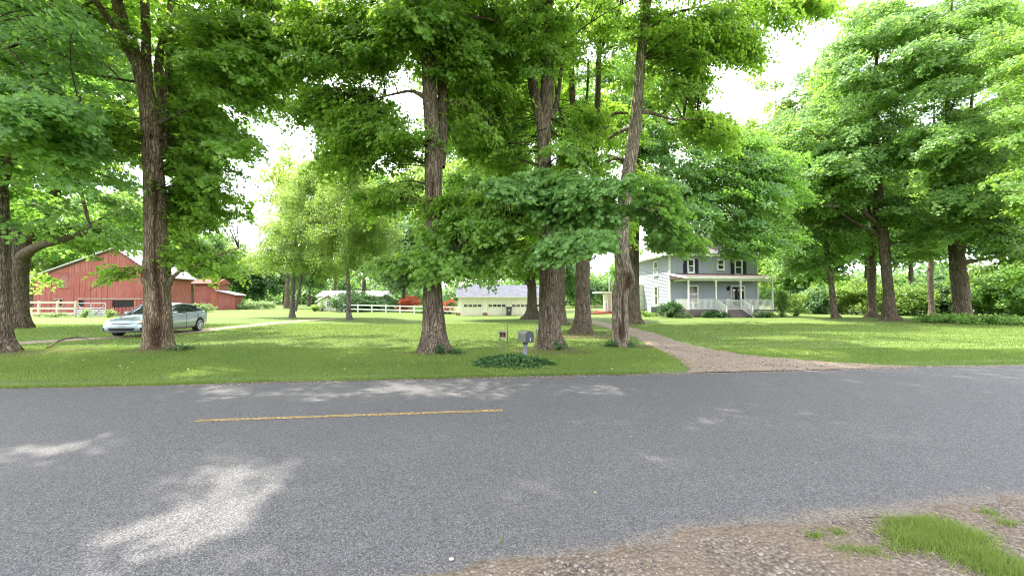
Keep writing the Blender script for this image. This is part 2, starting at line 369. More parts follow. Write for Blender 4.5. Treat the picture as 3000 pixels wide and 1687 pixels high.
# ------------------------------------------------------------------ the setting: ground, road, shoulders, driveways
def axis(lo, hi, step, far, n):
    a = np.arange(lo, hi + step / 2, step); g = np.geomspace(1, far, n)
    return np.concatenate([lo - g[::-1] * step, a, hi + g * step])
xs = axis(-46, 42, .5, 900, 34); ys = axis(-4, 76, .4, 1200, 34)
X, Y = np.meshgrid(xs, ys); nx, ny = len(xs), len(ys)
V = np.stack([X, Y, ground_z(X, Y)], -1).reshape(-1, 3)
i = np.arange(nx - 1); j = np.arange(ny - 1); I, J = np.meshgrid(i, j); a0 = (J * nx + I).ravel()
g = np_mesh('lawn', V, np.stack([a0, a0 + 1, a0 + nx + 1, a0 + nx], 1), M['grass'], smooth=True)
tag(g, kind='structure')

def sheet(name, U, Vv, mat, zf, kind='structure', attrs=None):
    """U, Vv: 2D grids in road coordinates"""
    Xw = U * math.cos(TH) - Vv * math.sin(TH); Yw = U * math.sin(TH) + Vv * math.cos(TH)
    V = np.stack([Xw, Yw, zf(Xw, Yw, U, Vv)], -1).reshape(-1, 3); n, m = U.shape
    I, J = np.meshgrid(np.arange(m - 1), np.arange(n - 1)); a0 = (J * m + I).ravel()
    o = np_mesh(name, V, np.stack([a0, a0 + 1, a0 + m + 1, a0 + m], 1), mat, smooth=True, attrs=attrs)
    tag(o, kind=kind); return o
def near_edge(u): return np.interp(u, [-30, -.14, 1.22, 1.75, 2.6, 3.4, 4.5, 12], [2.2, 2.33, 2.475, 2.55, 2.60, 2.64, 2.68, 2.8]) + .018 * np.sin(u * 5.1) + .012 * np.sin(u * 13)
def far_edge(u): return 8.33 + .025 * np.sin(u * 1.3) + .02 * np.sin(u * 4.7 + 1) + .012 * np.sin(u * 11.0)
def road_z(v): return .035 - .004 * (v - 5.4) ** 2
us = np.concatenate([np.linspace(-260, -24, 60), np.arange(-23.8, 24, .12), np.linspace(24.2, 260, 60)])
k = np.linspace(0, 1, 30); U, K = np.meshgrid(us, k)
uc = np.clip(U, -20, 20)
Vv = near_edge(uc) * (1 - K) + far_edge(U) * K
dist = np.minimum(Vv - near_edge(uc), (far_edge(U) - Vv) * 2.5)
dirt = np.clip(1 - dist / .34, 0, 1) * (.35 + .65 * sstep(-3, 2, U))
sheet('road', U, Vv, M['asphalt'], lambda x, y, u, v: road_z(v), attrs={'dirt': dirt.ravel()})
# yellow centre dash
us2 = np.linspace(-3.50, .57, 60); k2 = np.linspace(0, 1, 3); U, K = np.meshgrid(us2, k2)
Vv = 5.72 + (K - .5) * (.105 + .012 * np.sin(U * 23) + .01 * np.sin(U * 57))
sheet('road_marking', U, Vv, M['yellow'], lambda x, y, u, v: road_z(v) + .004)
# far verge strip of gravel and the near gravel shoulder
us3 = np.arange(-24, 30, .1); U, K = np.meshgrid(us3, np.linspace(0, 1, 4))
w = .10 + .16 * vnoise(np.stack([us3 * .9, us3 * 0, us3 * 0], 1), 3) + .12 * sstep(-4, 2, us3)
Vv = far_edge(U) - .25 + K * (w + .25)[None, :]
sheet('gravel_verge', U, Vv, M['gravel'], lambda x, y, u, v: np.where(v > far_edge(u) - .02, ground_z(x, y) * 0 + .012 - .09 * np.clip(v - far_edge(u), 0, 1), -.01))
U, Vv = np.meshgrid(np.arange(-8, 14, .08), np.arange(-2.0, 3.05, .08))
Vv = np.minimum(Vv, near_edge(U) + .2)
sheet('gravel_shoulder', U, Vv, M['gravel'],
      lambda x, y, u, v: np.where(v > near_edge(u) + .13, -.03, .004 + .014 * (vnoise(np.stack([x.ravel() * 4, y.ravel() * 4, 0 * x.ravel()], 1), 5).reshape(x.shape) - .5)))

def strip(name, rows, mat, lift=.02, n=160, m=12, seed=1, amp=.5):
    """rows: (xl, yl, xr, yr) the two edges in world coordinates"""
    P = np.array(rows, float); tt = np.linspace(0, len(P) - 1, n)
    c = np.stack([np.interp(tt, np.arange(len(P)), P[:, q]) for q in range(4)], 1)
    for _ in range(8): c[1:-1] = (c[:-2] + c[1:-1] * 2 + c[2:]) / 4
    k = np.arange(n) * .35
    e = [(fbm(np.stack([k, k * 0 + q, k * 0], 1), 3, seed) - .5) * amp for q in (0, 9)]
    ks = np.linspace(0, 1, m); V = np.zeros((n, m, 3))
    for q, t_ in enumerate(ks):
        V[:, q, 0] = c[:, 0] * (1 - t_) + c[:, 2] * t_ + e[0] * (1 - t_) ** 3 + e[1] * t_ ** 3
        V[:, q, 1] = c[:, 1] * (1 - t_) + c[:, 3] * t_
    V[..., 2] = ground_z(V[..., 0], V[..., 1]) + lift
    V[:, 0, 2] -= .05 + lift; V[:, -1, 2] -= .05 + lift
    I, J = np.meshgrid(np.arange(m - 1), np.arange(n - 1)); a0 = (J * m + I).ravel()
    o = np_mesh(name, V.reshape(-1, 3), np.stack([a0, a0 + 1, a0 + m + 1, a0 + m], 1), mat, smooth=True); tag(o, kind='structure')
    return c
rows = [(1990, 1094, 2760, 1074), (1998, 1080, 2600, 1069), (1985, 1060, 2380, 1056), (1960, 1042, 2190, 1040), (1925, 1022, 2070, 1020), (1878, 1000, 1990, 1000), (1820, 975, 1912, 975), (1758, 955, 1825, 955), (1700, 941, 1758, 941), (1665, 933, 1712, 933)]
rr = []
for xa, ya, xb, yb in rows:
    a, b = on_ground(xa, ya), on_ground(xb, yb); rr.append((a.x, a.y, b.x, b.y))
right_drive = strip('driveway', rr, M['dirt'], .02, 220, 18, 4)
rr = []
for xa, py, hw in ((-250, 1030, .9), (40, 1006, .8), (250, 994, .8), (450, 983, .8), (620, 965, .8), (760, 951, .8), (900, 938, .9), (1000, 931, 1.0)):
    p_ = on_ground(xa, py); rr.append((p_.x - hw, p_.y, p_.x + hw, p_.y))
left_drive = strip('driveway', rr, M['dirt'], .02, 200, 10, 8, .35)
def on_drive(x, y, pad=0.):
    hit = np.zeros(np.shape(x), bool)
    for c in (right_drive, left_drive):
        o = np.argsort(c[:, 1]); yy = c[o, 1]
        l = np.interp(y, yy, c[o, 0]); r_ = np.interp(y, yy, c[o, 2])
        hit |= (x > l - pad) & (x < r_ + pad) & (y > yy[0] - .3) & (y < yy[-1])
    return hit
# ------------------------------------------------------------------ trees: trunks and limbs as rough tapered tubes
def smooth_path(P, seg):
    P = np.asarray(P, float)
    if len(P) > 2:                                     # Catmull-Rom
        Q = np.vstack([2 * P[0] - P[1], P, 2 * P[-1] - P[-2]]); out = []
        for q in range(1, len(Q) - 2):
            n = max(2, int(np.linalg.norm(Q[q + 1, :3] - Q[q, :3]) / seg))
            t = np.linspace(0, 1, n, endpoint=False)[:, None]
            a, b, c, d = Q[q - 1], Q[q], Q[q + 1], Q[q + 2]
            out.append(.5 * (2 * b + (c - a) * t + (2 * a - 5 * b + 4 * c - d) * t ** 2 + (3 * b - a - 3 * c + d) * t ** 3))
        out.append(P[-1:]); return np.vstack(out)
    n = max(3, int(np.linalg.norm(P[1, :3] - P[0, :3]) / seg)); t = np.linspace(0, 1, n)[:, None]
    return P[0] * (1 - t) + P[1] * t
def tube(path, sides=24, seg=.12, rough=.06, flare=0, seed=0, groove=None, knots=()):
    """path rows x,y,z,r -> V, F, rot"""
    Q = smooth_path(path, seg); C, r = Q[:, :3], np.maximum(Q[:, 3], .004); n = len(C)
    T = np.gradient(C, axis=0); T /= np.linalg.norm(T, axis=1)[:, None]
    x = np.cross(T[0], [0.05, 1, 0.02]); x /= np.linalg.norm(x); Xs = []
    for q in range(n):
        x = x - T[q] * x.dot(T[q]); x = x / np.linalg.norm(x); Xs.append(x)
    Xs = np.array(Xs); Ys = np.cross(T, Xs); th = np.linspace(0, 2 * math.pi, sides, endpoint=False)
    D = Xs[:, None] * np.cos(th)[None, :, None] + Ys[:, None] * np.sin(th)[None, :, None]
    s = np.concatenate([[0], np.cumsum(np.linalg.norm(np.diff(C, axis=0), axis=1))])
    SS = np.repeat(s[:, None], sides, 1); rr = np.repeat(r[:, None], sides, 1)
    nz = np.stack([D[..., 0] * 5.5 * np.maximum(.5, r.max()), D[..., 1] * 5.5 * np.maximum(.5, r.max()), SS * .9 + seed * 7], -1).reshape(-1, 3)
    ridge = 1 - np.abs(fbm(nz, 3, seed) - .5) * 4
    lump = fbm(np.stack([D[..., 0] * 1.1, D[..., 1] * 1.1, SS * .8 + 50 + seed], -1).reshape(-1, 3), 3, seed + 5) - .5
    m = .90 + rough * ridge.reshape(n, sides) + .20 * lump.reshape(n, sides)
    rot = np.zeros((n, sides))
    if flare:
        lob = .55 + .45 * np.cos(th * 5 + seed) * .6 + .35 * np.cos(th * 3 + seed * 2.3) + .25 * np.cos(th * 8 + seed)
        e = np.exp(-SS / (r[0] * .75)); m = m + flare * e * lob[None, :]
    ang = np.arctan2(D[..., 0], -D[..., 1])             # 0 faces the road
    if groove:
        a0, w, z0, z1, depth = groove
        wv = w * (1 + .5 * np.sin(SS * 2.1 + seed) + .3 * np.sin(SS * 5.3)); f = np.exp(-((ang - a0 - .12 * np.sin(SS * 1.4)) / wv) ** 2)
        f = f * sstep(z0 - .4, z0 + .3, SS) * (1 - sstep(z1 - .5, z1 + .4, SS)); m = m - depth * f; rot = np.maximum(rot, f)
    for a0, zc, w, h, amp in knots:                      # burls (amp > 0) and knot holes (amp < 0)
        f = np.exp(-((ang - a0) / w) ** 2 - ((SS - zc) / h) ** 2); m = m + amp * f
        if amp < 0: rot = np.maximum(rot, np.clip(f * 1.5, 0, 1))
    V = C[:, None] + D * (rr * m)[..., None]
    if flare: V[0, :, 2] -= .25
    I, J = np.meshgrid(np.arange(sides), np.arange(n - 1))
    a = J * sides + I; b = J * sides + (I + 1) % sides
    F_ = np.stack([a, b, b + sides, a + sides], -1).reshape(-1, 4)
    V = V.reshape(-1, 3); V = np.vstack([V, C[-1:]]); k = len(V) - 1; base = (n - 1) * sides
    cap = np.array([[base + q, base + (q + 1) % sides, k, k] for q in range(sides)])
    return V, F_, cap, np.append(rot.ravel(), 0)
def tube_obj(name, path, mat, parent, **kw):
    V, F_, cap, rot = tube(path, **kw); me = bpy.data.meshes.new(name)
    faces = np.concatenate([F_, cap]); tri = np.concatenate([np.zeros(len(F_), bool), np.ones(len(cap), bool)])
    sizes = np.where(tri, 3, 4); starts = np.concatenate([[0], np.cumsum(sizes)[:-1]]).astype(np.int32)
    idx = np.concatenate([F_.ravel(), cap[:, :3].ravel()]).astype(np.int32)
    me.vertices.add(len(V)); me.vertices.foreach_set('co', V.astype(np.float32).ravel()); me.loops.add(len(idx)); me.loops.foreach_set('vertex_index', idx)
    me.polygons.add(len(faces)); me.polygons.foreach_set('loop_start', starts); me.polygons.foreach_set('use_smooth', np.ones(len(faces), bool)); me.update(calc_edges=True)
    at_ = me.attributes.new('rot', 'FLOAT', 'POINT'); at_.data.foreach_set('value', rot.astype(np.float32)); me.materials.append(mat)
    return link(bpy.data.objects.new(name, me), parent)

# ------------------------------------------------------------------ leaves
SHAPES = {
    'kite': np.array([(0, 0, 0), (-.42, .42, .10), (0, 1, -.06), (.42, .42, .10)], float),
    'maple': np.array([(0, 0, 0), (-.52, .10, .05), (-.30, .36, .04), (-.56, .70, .0), (-.17, .60, .0), (0, 1.05, -.10),
                       (.17, .60, .0), (.56, .70, .0), (.30, .36, .04), (.52, .10, .05)], float)}
def unit(a): return a / np.maximum(np.linalg.norm(a, axis=-1, keepdims=True), 1e-6)
def leaves(name, P, N, size, tint, mat, parent, shape='kite', kind='stuff'):
    n = len(P); N = unit(N); r = rng.normal(size=(n, 3)); T = unit(r - N * (r * N).sum(1, keepdims=True)); B = np.cross(N, T)
    t = SHAPES[shape]; k = len(t)
    V = P[:, None] + size[:, None, None] * (t[None, :, 0, None] * B[:, None] + t[None, :, 1, None] * T[:, None] + t[None, :, 2, None] * N[:, None])
    o = np_mesh(name, V.reshape(-1, 3), np.arange(n * k).reshape(n, k), mat, parent, fattrs={'tint': tint})
    if kind: tag(o, kind=kind)
    return o
def spray_leaves(C, Rs, out, per, size, droop=.35, tilt=.5, thick=.10, flat=1.0):
    """flat drooping leaf layers: C centres (n,3), Rs radii, out outward unit vectors"""
    n = len(C); idx = np.repeat(np.arange(n), per); m = len(idx)
    a = rng.uniform(0, 2 * math.pi, m); q = np.sqrt(rng.uniform(0, 1, m)); q = q * (.78 + .22 * np.cos(a * 3 + idx * 1.7) + .12 * np.cos(a * 5 + idx * 2.3))
    O = out.copy(); O[:, 2] = 0; O = unit(O + 1e-5)[idx]; Sd = np.stack([-O[:, 1], O[:, 0], O[:, 0] * 0], 1)
    r = Rs[idx]; dx = np.cos(a) * q * 1.2; dy = np.sin(a) * q * .9
    z = -droop * (np.maximum(dx + .3, 0) ** 2 * .8 + dy ** 2 * .45) + rng.normal(0, thick, m)
    if flat < 1: z = z + rng.normal(0, 1 - flat, m) * .6
    tl = rng.normal(0, .18, n)[idx]
    P = C[idx] + O * (dx * r)[:, None] + Sd * (dy * r)[:, None]; P[:, 2] += (z + tl * dy) * r
    hg = droop * (dx + .5) * 1.2 + .50; N = O * hg[:, None] + Sd * (dy * .35)[:, None]; N[:, 2] += .85; N = N + rng.normal(0, tilt, (m, 3))
    s = size * rng.uniform(.65, 1.2, m)
    tint = np.clip(rng.normal(.45, .22, m) + rng.normal(0, .16, n)[idx], 0, 1)
    return P, N, s, tint

# regions of the picture that trees in front must leave open: x0, y0, x1, y1, applies to trees nearer than, chance of keeping
CLEAR = [
    (0, 868, 3000, 1700, 60, 0), (1885, 770, 2265, 930, 38, .0), (1885, 735, 2060, 770, 38, .45), (2060, 742, 2260, 775, 38, .3),
    (1345, 832, 1620, 930, 44, .0), (1345, 800, 1450, 835, 30, .4),
    (110, 800, 400, 930, 40, .22), (110, 735, 400, 800, 40, .6), (560, 800, 690, 930, 60, .1), (250, 880, 640, 1000, 30, 0), (510, 740, 600, 900, 40, .5),
    (920, 800, 1230, 930, 36, .0), (640, 800, 920, 930, 44, .0),
    (1700, 770, 1800, 930, 50, .08), (2280, 830, 3000, 950, 36, .12),
]
TRUNKS_CLEAR = [(90, 640, 280, 750, 24.5, .12),            # x0, y0, x1, y1, trunk depth: sprays nearer than the trunk mostly stay off it
    (395, 240, 500, 1000, 13.2, .03), (310, -20, 500, 250, 14.0, .06), (1228, 120, 1320, 740, 12.2, .30), (1225, 830, 1330, 1010, 12.2, 0), (1545, 90, 1640, 460, 13.2, .25),
    (1570, 770, 1660, 1000, 13.2, 0), (1820, 20, 1930, 500, 14.0, .12), (1800, 560, 1880, 1000, 14.0, .1), (1680, 120, 1790, 400, 19, .5),
    (2570, 740, 2640, 930, 32, .2), (2770, 640, 2860, 930, 30, .3), (2430, 780, 2470, 930, 33, .3), (0, 480, 130, 900, 12, .05), (1690, 790, 1730, 960, 19, 0),
]
GAPS = [                                                # open sky: cx, cy, rx, ry, chance of keeping, minimum depth it applies to
    (860, 400, 95, 80, .08), (720, 560, 90, 100, .08), (690, 700, 60, 60, .1), (900, 265, 80, 40, .3), (960, 130, 30, 60, .5), (850, 110, 30, 60, .55),
    (1130, 500, 42, 60, .15), (1000, 230, 60, 60, .4),
    (2180, 250, 75, 50, .15), (2330, 165, 75, 50, .35), (2310, 60, 70, 45, .25), (2090, 300, 45, 30, .35), (2420, 300, 60, 40, .35),
    (1760, 790, 45, 60, .0), (2740, 330, 50, 30, .2), (2900, 300, 110, 28, .25), (2630, 500, 40, 30, .3), (1690, 170, 35, 55, .35),
    (250, 610, 45, 25, .3), (290, 490, 50, 30, .35), (440, 90, 26, 80, .2), (2040, 440, 55, 30, .35), (1790, 460, 30, 35, .2)]
SUNSPOTS = [                                            # places on the ground the sun reaches: photo px, py, rx m, ry m
    (1130, 962, 3.8, 2.0), (1290, 965, 4.2, 2.0), (1450, 975, 2.6, 1.6), (800, 1000, 1.2, .5), (980, 1000, 1.0, .4), (640, 1005, 1.0, .5), (1150, 1005, 1.0, .4), (220, 1018, 1.7, .8), (90, 1378, .5, .35), (330, 1018, .9, .5),
    (640, 1400, .36, .20), (760, 1440, .36, .28), (640, 1520, .30, .28), (450, 1590, .34, .28), (300, 1660, .4, .28), (1000, 1018, .7, .35), (900, 1045, .8, .3), (1190, 1150, .4, .25),
    (640, 1155, .6, .2), (700, 1175, .6, .16), (2130, 1245, .3, .3), (560, 1010, 1.0, .5), (200, 1330, .5, .25), (1330, 1165, .4, .15), (1800, 1160, .4, .2),
    (700, 925, 7, 3), (900, 918, 7, 5), (1100, 922, 7, 4), (1300, 930, 5, 2), (2700, 1010, 2.5, 1.5), (2350, 1035, 1.8, 1.0), (2900, 990, 3, 1.4), (2250, 990, 2.5, .8), (2500, 975, 3, .8)]
SUNSPOTS = [(on_ground(a, b), rx, ry) for a, b, rx, ry in SUNSPOTS]
def prune(C, Rs, d0=None):
    px, py = proj(C); y = C[:, 1]; keep = np.ones(len(C), bool); u = rng.uniform(0, 1, len(C)); rp = Rs * F / np.maximum(y, 1)
    for x0, y0, x1, y1, dm, pr in CLEAR:
        hit = (px > x0 - .45 * rp) & (px < x1 + .45 * rp) & (py > y0 - .35 * rp) & (py < y1 + .3 * rp) & (y < dm) & (y > 1)
        keep &= ~(hit & (u > pr))
    for x0, y0, x1, y1, dm, pr in TRUNKS_CLEAR:
        hit = (px > x0 - .75 * rp) & (px < x1 + .75 * rp) & (py > y0 - .4 * rp) & (py < y1) & (y < dm) & (y > 1)
        keep &= ~(hit & (u > pr))
    for cx_, cy_, rx, ry, pr in GAPS:
        hit = ((px - cx_) / (rx + .35 * rp)) ** 2 + ((py - cy_) / (ry + .25 * rp)) ** 2 < 1
        keep &= ~(hit & (u > pr) & (y > 1))
    k = (C[:, 2]) / S.z; gx = C[:, 0] - S.x * k; gy = C[:, 1] - S.y * k
    for p_, rx, ry in SUNSPOTS:
        keep &= ~(((gx - p_.x) / (rx + .35 * Rs)) ** 2 + ((gy - p_.y) / (ry + .35 * Rs)) ** 2 < 1)
    return keep
DENS = 1.35
def blob_points(n, depth_xy, blobs):
    """blobs: (px, py, depth, rx_px, ry_px, rdepth, n)"""
    out = []
    for px, py, d, rx, ry, rd, k in blobs:
        k = int(k * DENS); q = unit(rng.normal(size=(k, 3))) * (rng.uniform(0, 1, (k, 1)) ** .45)
        for a in q:
            dd = d + a[1] * rd; out.append(at(px + a[0] * rx, py + a[2] * ry, dd))
    return np.array(out)
def ell_points(c, r, k, shell=.5, zmin=None):
    k = int(k * 1.5); q = unit(rng.normal(size=(k, 3))) * (rng.uniform(0, 1, (k, 1)) ** shell); P = np.array(c) + q * np.array(r)
    return P if zmin is None else P[P[:, 2] > zmin]
def twigs(name, A, B, ra, rb, parent):
    """thin bent 4-sided branches from A to B"""
    n = len(A); D = B - A; L = np.linalg.norm(D, axis=1, keepdims=True); side = unit(np.cross(D, rng.normal(size=(n, 3)))); side2 = unit(np.cross(D, side))
    ts = np.array([0, .35, .7, 1.0]); V = np.zeros((n, 4, 4, 3)); bend = rng.normal(0, .10, (n, 1)) * L
    for q, t_ in enumerate(ts):
        c = A + D * t_ + side * bend * math.sin(t_ * math.pi); c[:, 2] += (L[:, 0] * .12) * math.sin(t_ * math.pi)
        r = (ra * (1 - t_) + rb * t_)
        for w in range(4):
            an = w * math.pi / 2; V[:, q, w] = c + (side * math.cos(an) + side2 * math.sin(an)) * r[:, None]
    base = (np.arange(n) * 16)[:, None, None]; q = np.arange(3)[None, :, None] * 4; w = np.arange(4)[None, None, :]
    a = base + q + w; b = base + q + (w + 1) % 4
    F_ = np.stack([a, b, b + 4, a + 4], -1).reshape(-1, 4)
    return tag(np_mesh(name, V.reshape(-1, 3), F_, M['twig'], parent, attrs={'rot': np.zeros(n * 16)}), kind='stuff')

# ------------------------------------------------------------------ leaf sprays: a few meshes, placed thousands of times inside each crown
PROTO = {}
def proto(kind, mat):
    if (kind, mat) in PROTO: return PROTO[(kind, mat)]
    out = []
    for q in range(5):
        per, ls, shape, droop, thick, flat, tilt = {'near': (170, .162, 'maple', .36, .10, 1, .46), 'flat': (190, .185, 'kite', .36, .10, 1, .5), 'loose': (250, .15, 'kite', .18, .30, .75, .8),
                                                   'far': (190, .27, 'kite', .30, .28, .7, .7)}[kind]
        P, N, s, ti = spray_leaves(np.zeros((1, 3)), np.ones(1), np.array([[1., 0, 0]]), per, ls, droop=droop, thick=thick, flat=flat, tilt=tilt)
        s *= 1.0; n = len(P); N = unit(N); r = rng.normal(size=(n, 3)); T = unit(r - N * (r * N).sum(1, keepdims=True)); B = np.cross(N, T); t = SHAPES[shape]; k = len(t)
        V = (P[:, None] + s[:, None, None] * (t[None, :, 0, None] * B[:, None] + t[None, :, 1, None] * T[:, None] + t[None, :, 2, None] * N[:, None])).reshape(-1, 3)
        faces = [tuple(range(i * k, i * k + k)) for i in range(n)]; tint = list(ti); nl = n
        if kind in ('near', 'flat', 'loose'):
            base = len(V); VV = list(map(tuple, V))
            for w in range(7):
                a = (w - 3) * .42 + rng.normal(0, .1); L_ = rng.uniform(.6, .95); p0 = np.array([-.55 + w * .04, 0, .02]); p1 = np.array([-.3 + L_ * math.cos(a), L_ * .8 * math.sin(a), -.05 - .12 * L_]); pm = (p0 + p1) / 2 + np.array([0, 0, .06])
                b0 = len(VV)
                for p_, r_ in ((p0, .016), (pm, .010), (p1, .003)):
                    for c_ in range(3): VV.append((p_[0] + r_ * math.cos(c_ * 2.1) * -math.sin(a), p_[1] + r_ * math.cos(c_ * 2.1) * math.cos(a), p_[2] + r_ * math.sin(c_ * 2.1)))
                for h_ in (0, 3):
                    for c_ in range(3): faces.append((b0 + h_ + c_, b0 + h_ + (c_ + 1) % 3, b0 + h_ + 3 + (c_ + 1) % 3, b0 + h_ + 3 + c_)); tint.append(.3)
            V = VV
        me = bpy.data.meshes.new('leaf_spray'); me.from_pydata([tuple(v) for v in V], [], faces)
        at_ = me.attributes.new('tint', 'FLOAT', 'FACE'); at_.data.foreach_set('value', np.array(tint, np.float32))
        me.materials.append(M[mat]); me.materials.append(M['twig']); mi = np.zeros(len(faces), np.int32); mi[nl:] = 1; me.polygons.foreach_set('material_index', mi)
        out.append(bpy.data.objects.new('leaf_spray', me))
    ng = bpy.data.node_groups.new('crown_sprays', 'GeometryNodeTree')
    ng.interface.new_socket('Geometry', in_out='INPUT', socket_type='NodeSocketGeometry'); ng.interface.new_socket('Geometry', in_out='OUTPUT', socket_type='NodeSocketGeometry')
    gi = ng.nodes.new('NodeGroupInput'); go = ng.nodes.new('NodeGroupOutput'); ip = ng.nodes.new('GeometryNodeInstanceOnPoints'); jn = ng.nodes.new('GeometryNodeJoinGeometry')
    for o in out:
        oi = ng.nodes.new('GeometryNodeObjectInfo'); oi.inputs['Object'].default_value = o; oi.inputs['As Instance'].default_value = True; ng.links.new(oi.outputs['Geometry'], jn.inputs[0])
    ng.links.new(jn.outputs[0], ip.inputs['Instance']); ip.inputs['Pick Instance'].default_value = True
    for nm, ty, sock in (('idx', 'INT', 'Instance Index'), ('rotv', 'FLOAT_VECTOR', 'Rotation'), ('scl', 'FLOAT', 'Scale')):
        na = ng.nodes.new('GeometryNodeInputNamedAttribute'); na.data_type = ty; na.inputs['Name'].default_value = nm
        ng.links.new(na.outputs['Attribute'], ip.inputs[sock])
    ng.links.new(gi.outputs[0], ip.inputs['Points']); ng.links.new(ip.outputs[0], go.inputs[0])
    PROTO[(kind, mat)] = ng; return ng
NSP = [0]
def gn_crown(name, C, Rs, out, kind, mat, parent, tilt=.16):
    n = len(C); me = bpy.data.meshes.new(name); me.vertices.add(n); me.vertices.foreach_set('co', np.ascontiguousarray(C, np.float32).ravel())
    rz = np.arctan2(out[:, 1], out[:, 0]) + rng.normal(0, .35, n); rot = np.stack([rng.normal(0, tilt, n), rng.normal(.06, tilt, n), rz], 1)
    a = me.attributes.new('rotv', 'FLOAT_VECTOR', 'POINT'); a.data.foreach_set('vector', rot.astype(np.float32).ravel())
    a = me.attributes.new('scl', 'FLOAT', 'POINT'); a.data.foreach_set('value', np.asarray(Rs, np.float32))
    a = me.attributes.new('idx', 'INT', 'POINT'); a.data.foreach_set('value', rng.integers(0, 5, n).astype(np.int32))
    me.materials.append(M[mat]); o = link(bpy.data.objects.new(name, me), parent); md = o.modifiers.new('sprays', 'NODES'); md.node_group = proto(kind, mat); NSP[0] += n
    return tag(o, kind='stuff')
NL = [0]
def tree(label, base, trunk, limbs, C, Rs, leafsize, per, mat='leaf_mid', bark='bark', shape='kite', group=None, name='maple_tree', sides=28, seg=.12,
         flare=.5, groove=None, knots=(), droop=.35, flat=1., seed=0, twig_r=.02, prune_it=True, rough=.06, cat='tree', limbseg=.2, twig_share=1.0, leafkind='near', auto=14):
    """trunk/limbs: rows of world x,y,z,r; C spray centres (world)"""
    bx, by = base; z0 = gz(bx, by); o = thing(name, label, cat, (bx, by, z0), 0, group); off = np.array([bx, by, z0])
    sh = lambda path: [(p[0] - bx, p[1] - by, p[2] - z0, p[3]) for p in path]
    tube_obj('trunk', sh(trunk), M[bark], o, sides=sides, seg=seg, flare=flare, groove=groove, knots=knots, seed=seed, rough=rough)
    for q, L in enumerate(limbs):
        tube_obj('limb', sh(L), M[bark], o, sides=max(8, sides // 2), seg=limbseg, seed=seed + q + 1, rough=rough * .8)
    if prune_it:
        kp = prune(C, Rs); C, Rs = C[kp], Rs[kp]
    if len(C) == 0: return o
    skel = np.vstack([smooth_path(p, .5) for p in [trunk] + list(limbs)])
    low = skel[skel[:, 2] > z0 + 2.0]; skel = low if len(low) > 3 else skel
    for q in range(auto):                                # boughs reaching out to the leaves
        D = np.linalg.norm(C[:, None] - skel[None, :, :3], axis=2).min(1); w = D * rng.uniform(.55, 1, len(C)); k = int(w.argmax())
        if D[k] < 1.6: break
        c = C[k]; dd = np.linalg.norm(c - skel[:, :3], axis=1); j = int((dd + 1.4 * np.maximum(0, skel[:, 2] - (c[2] - .22 * dd))).argmin()); a = skel[j]; L_ = dd[j]
        r0 = min(a[3] * .6, .02 + .013 * L_); side = rng.normal(0, .08 * L_, 3)
        p1 = a[:3] * .68 + c * .32 + side + np.array([0, 0, .10 * L_]); p2 = a[:3] * .32 + c * .68 - side * .6 + np.array([0, 0, .09 * L_])
        Lp = [(*a[:3], r0), (*p1, r0 * .72), (*p2, r0 * .45), (*c, max(.006, r0 * .16))]
        tube_obj('limb', sh(Lp), M[bark], o, sides=7, seg=max(.3, L_ / 9), seed=seed + q + 20, rough=.08)
        skel = np.vstack([skel, smooth_path(Lp, .5)])
    D = np.linalg.norm(C[:, None] - skel[None, :, :3], axis=2) + .6 * np.maximum(0, skel[None, :, 2] - C[:, None, 2]); j = D.argmin(1)
    out = C - skel[j, :3]; out2 = C - np.array([bx, by, z0]); 
    dirs = unit(out + out2 * .4)
    gn_crown('crown', C - off, Rs, dirs, leafkind, mat, o)
    keep = (rng.uniform(0, 1, len(C)) < twig_share) & (D.min(1) < 2.7)
    A, B = skel[j, :3][keep], C[keep]
    if len(A):
        L = np.linalg.norm(A - B, axis=1); w = np.clip(L * twig_r * .45, twig_r * .5, twig_r * 3)
        twigs('branches', A - off, B - off, w, w * .22, o)
    return o
def pth(d, *rows):                                      # rows in overview pixels (2576 wide): x, y, half width, depth offset
    out = []
    for r in rows:
        x, y, hw = r[:3]; dd = d + (r[3] if len(r) > 3 else 0); p = at(x * 1.16460, y * 1.16460, dd); out.append((p.x, p.y, p.z, hw * 1.1646 * dd / F * math.cos(math.atan2(p.x, p.y))))
    return out
def based(path):                                         # drop the first row onto the ground
    p = list(path[0]); p[2] = gz(p[0], p[1]) - .02; return [tuple(p)] + path[1:], (p[0], p[1])
def rand_r(n, a, b): return rng.uniform(a, b, n)
# ------------------------------------------------------------------ the big maples along the road
def up_pts(c, r, k, zmin=9): return ell_points(c, r, k, .45, zmin)
def over(x): return ell_points((x, 7.5, 14.5), (6.5, 5.5, 3.4), 240, .5, 10.8)      # unseen crown layer over the road, added for its shade
GR = 'old maples along the road'
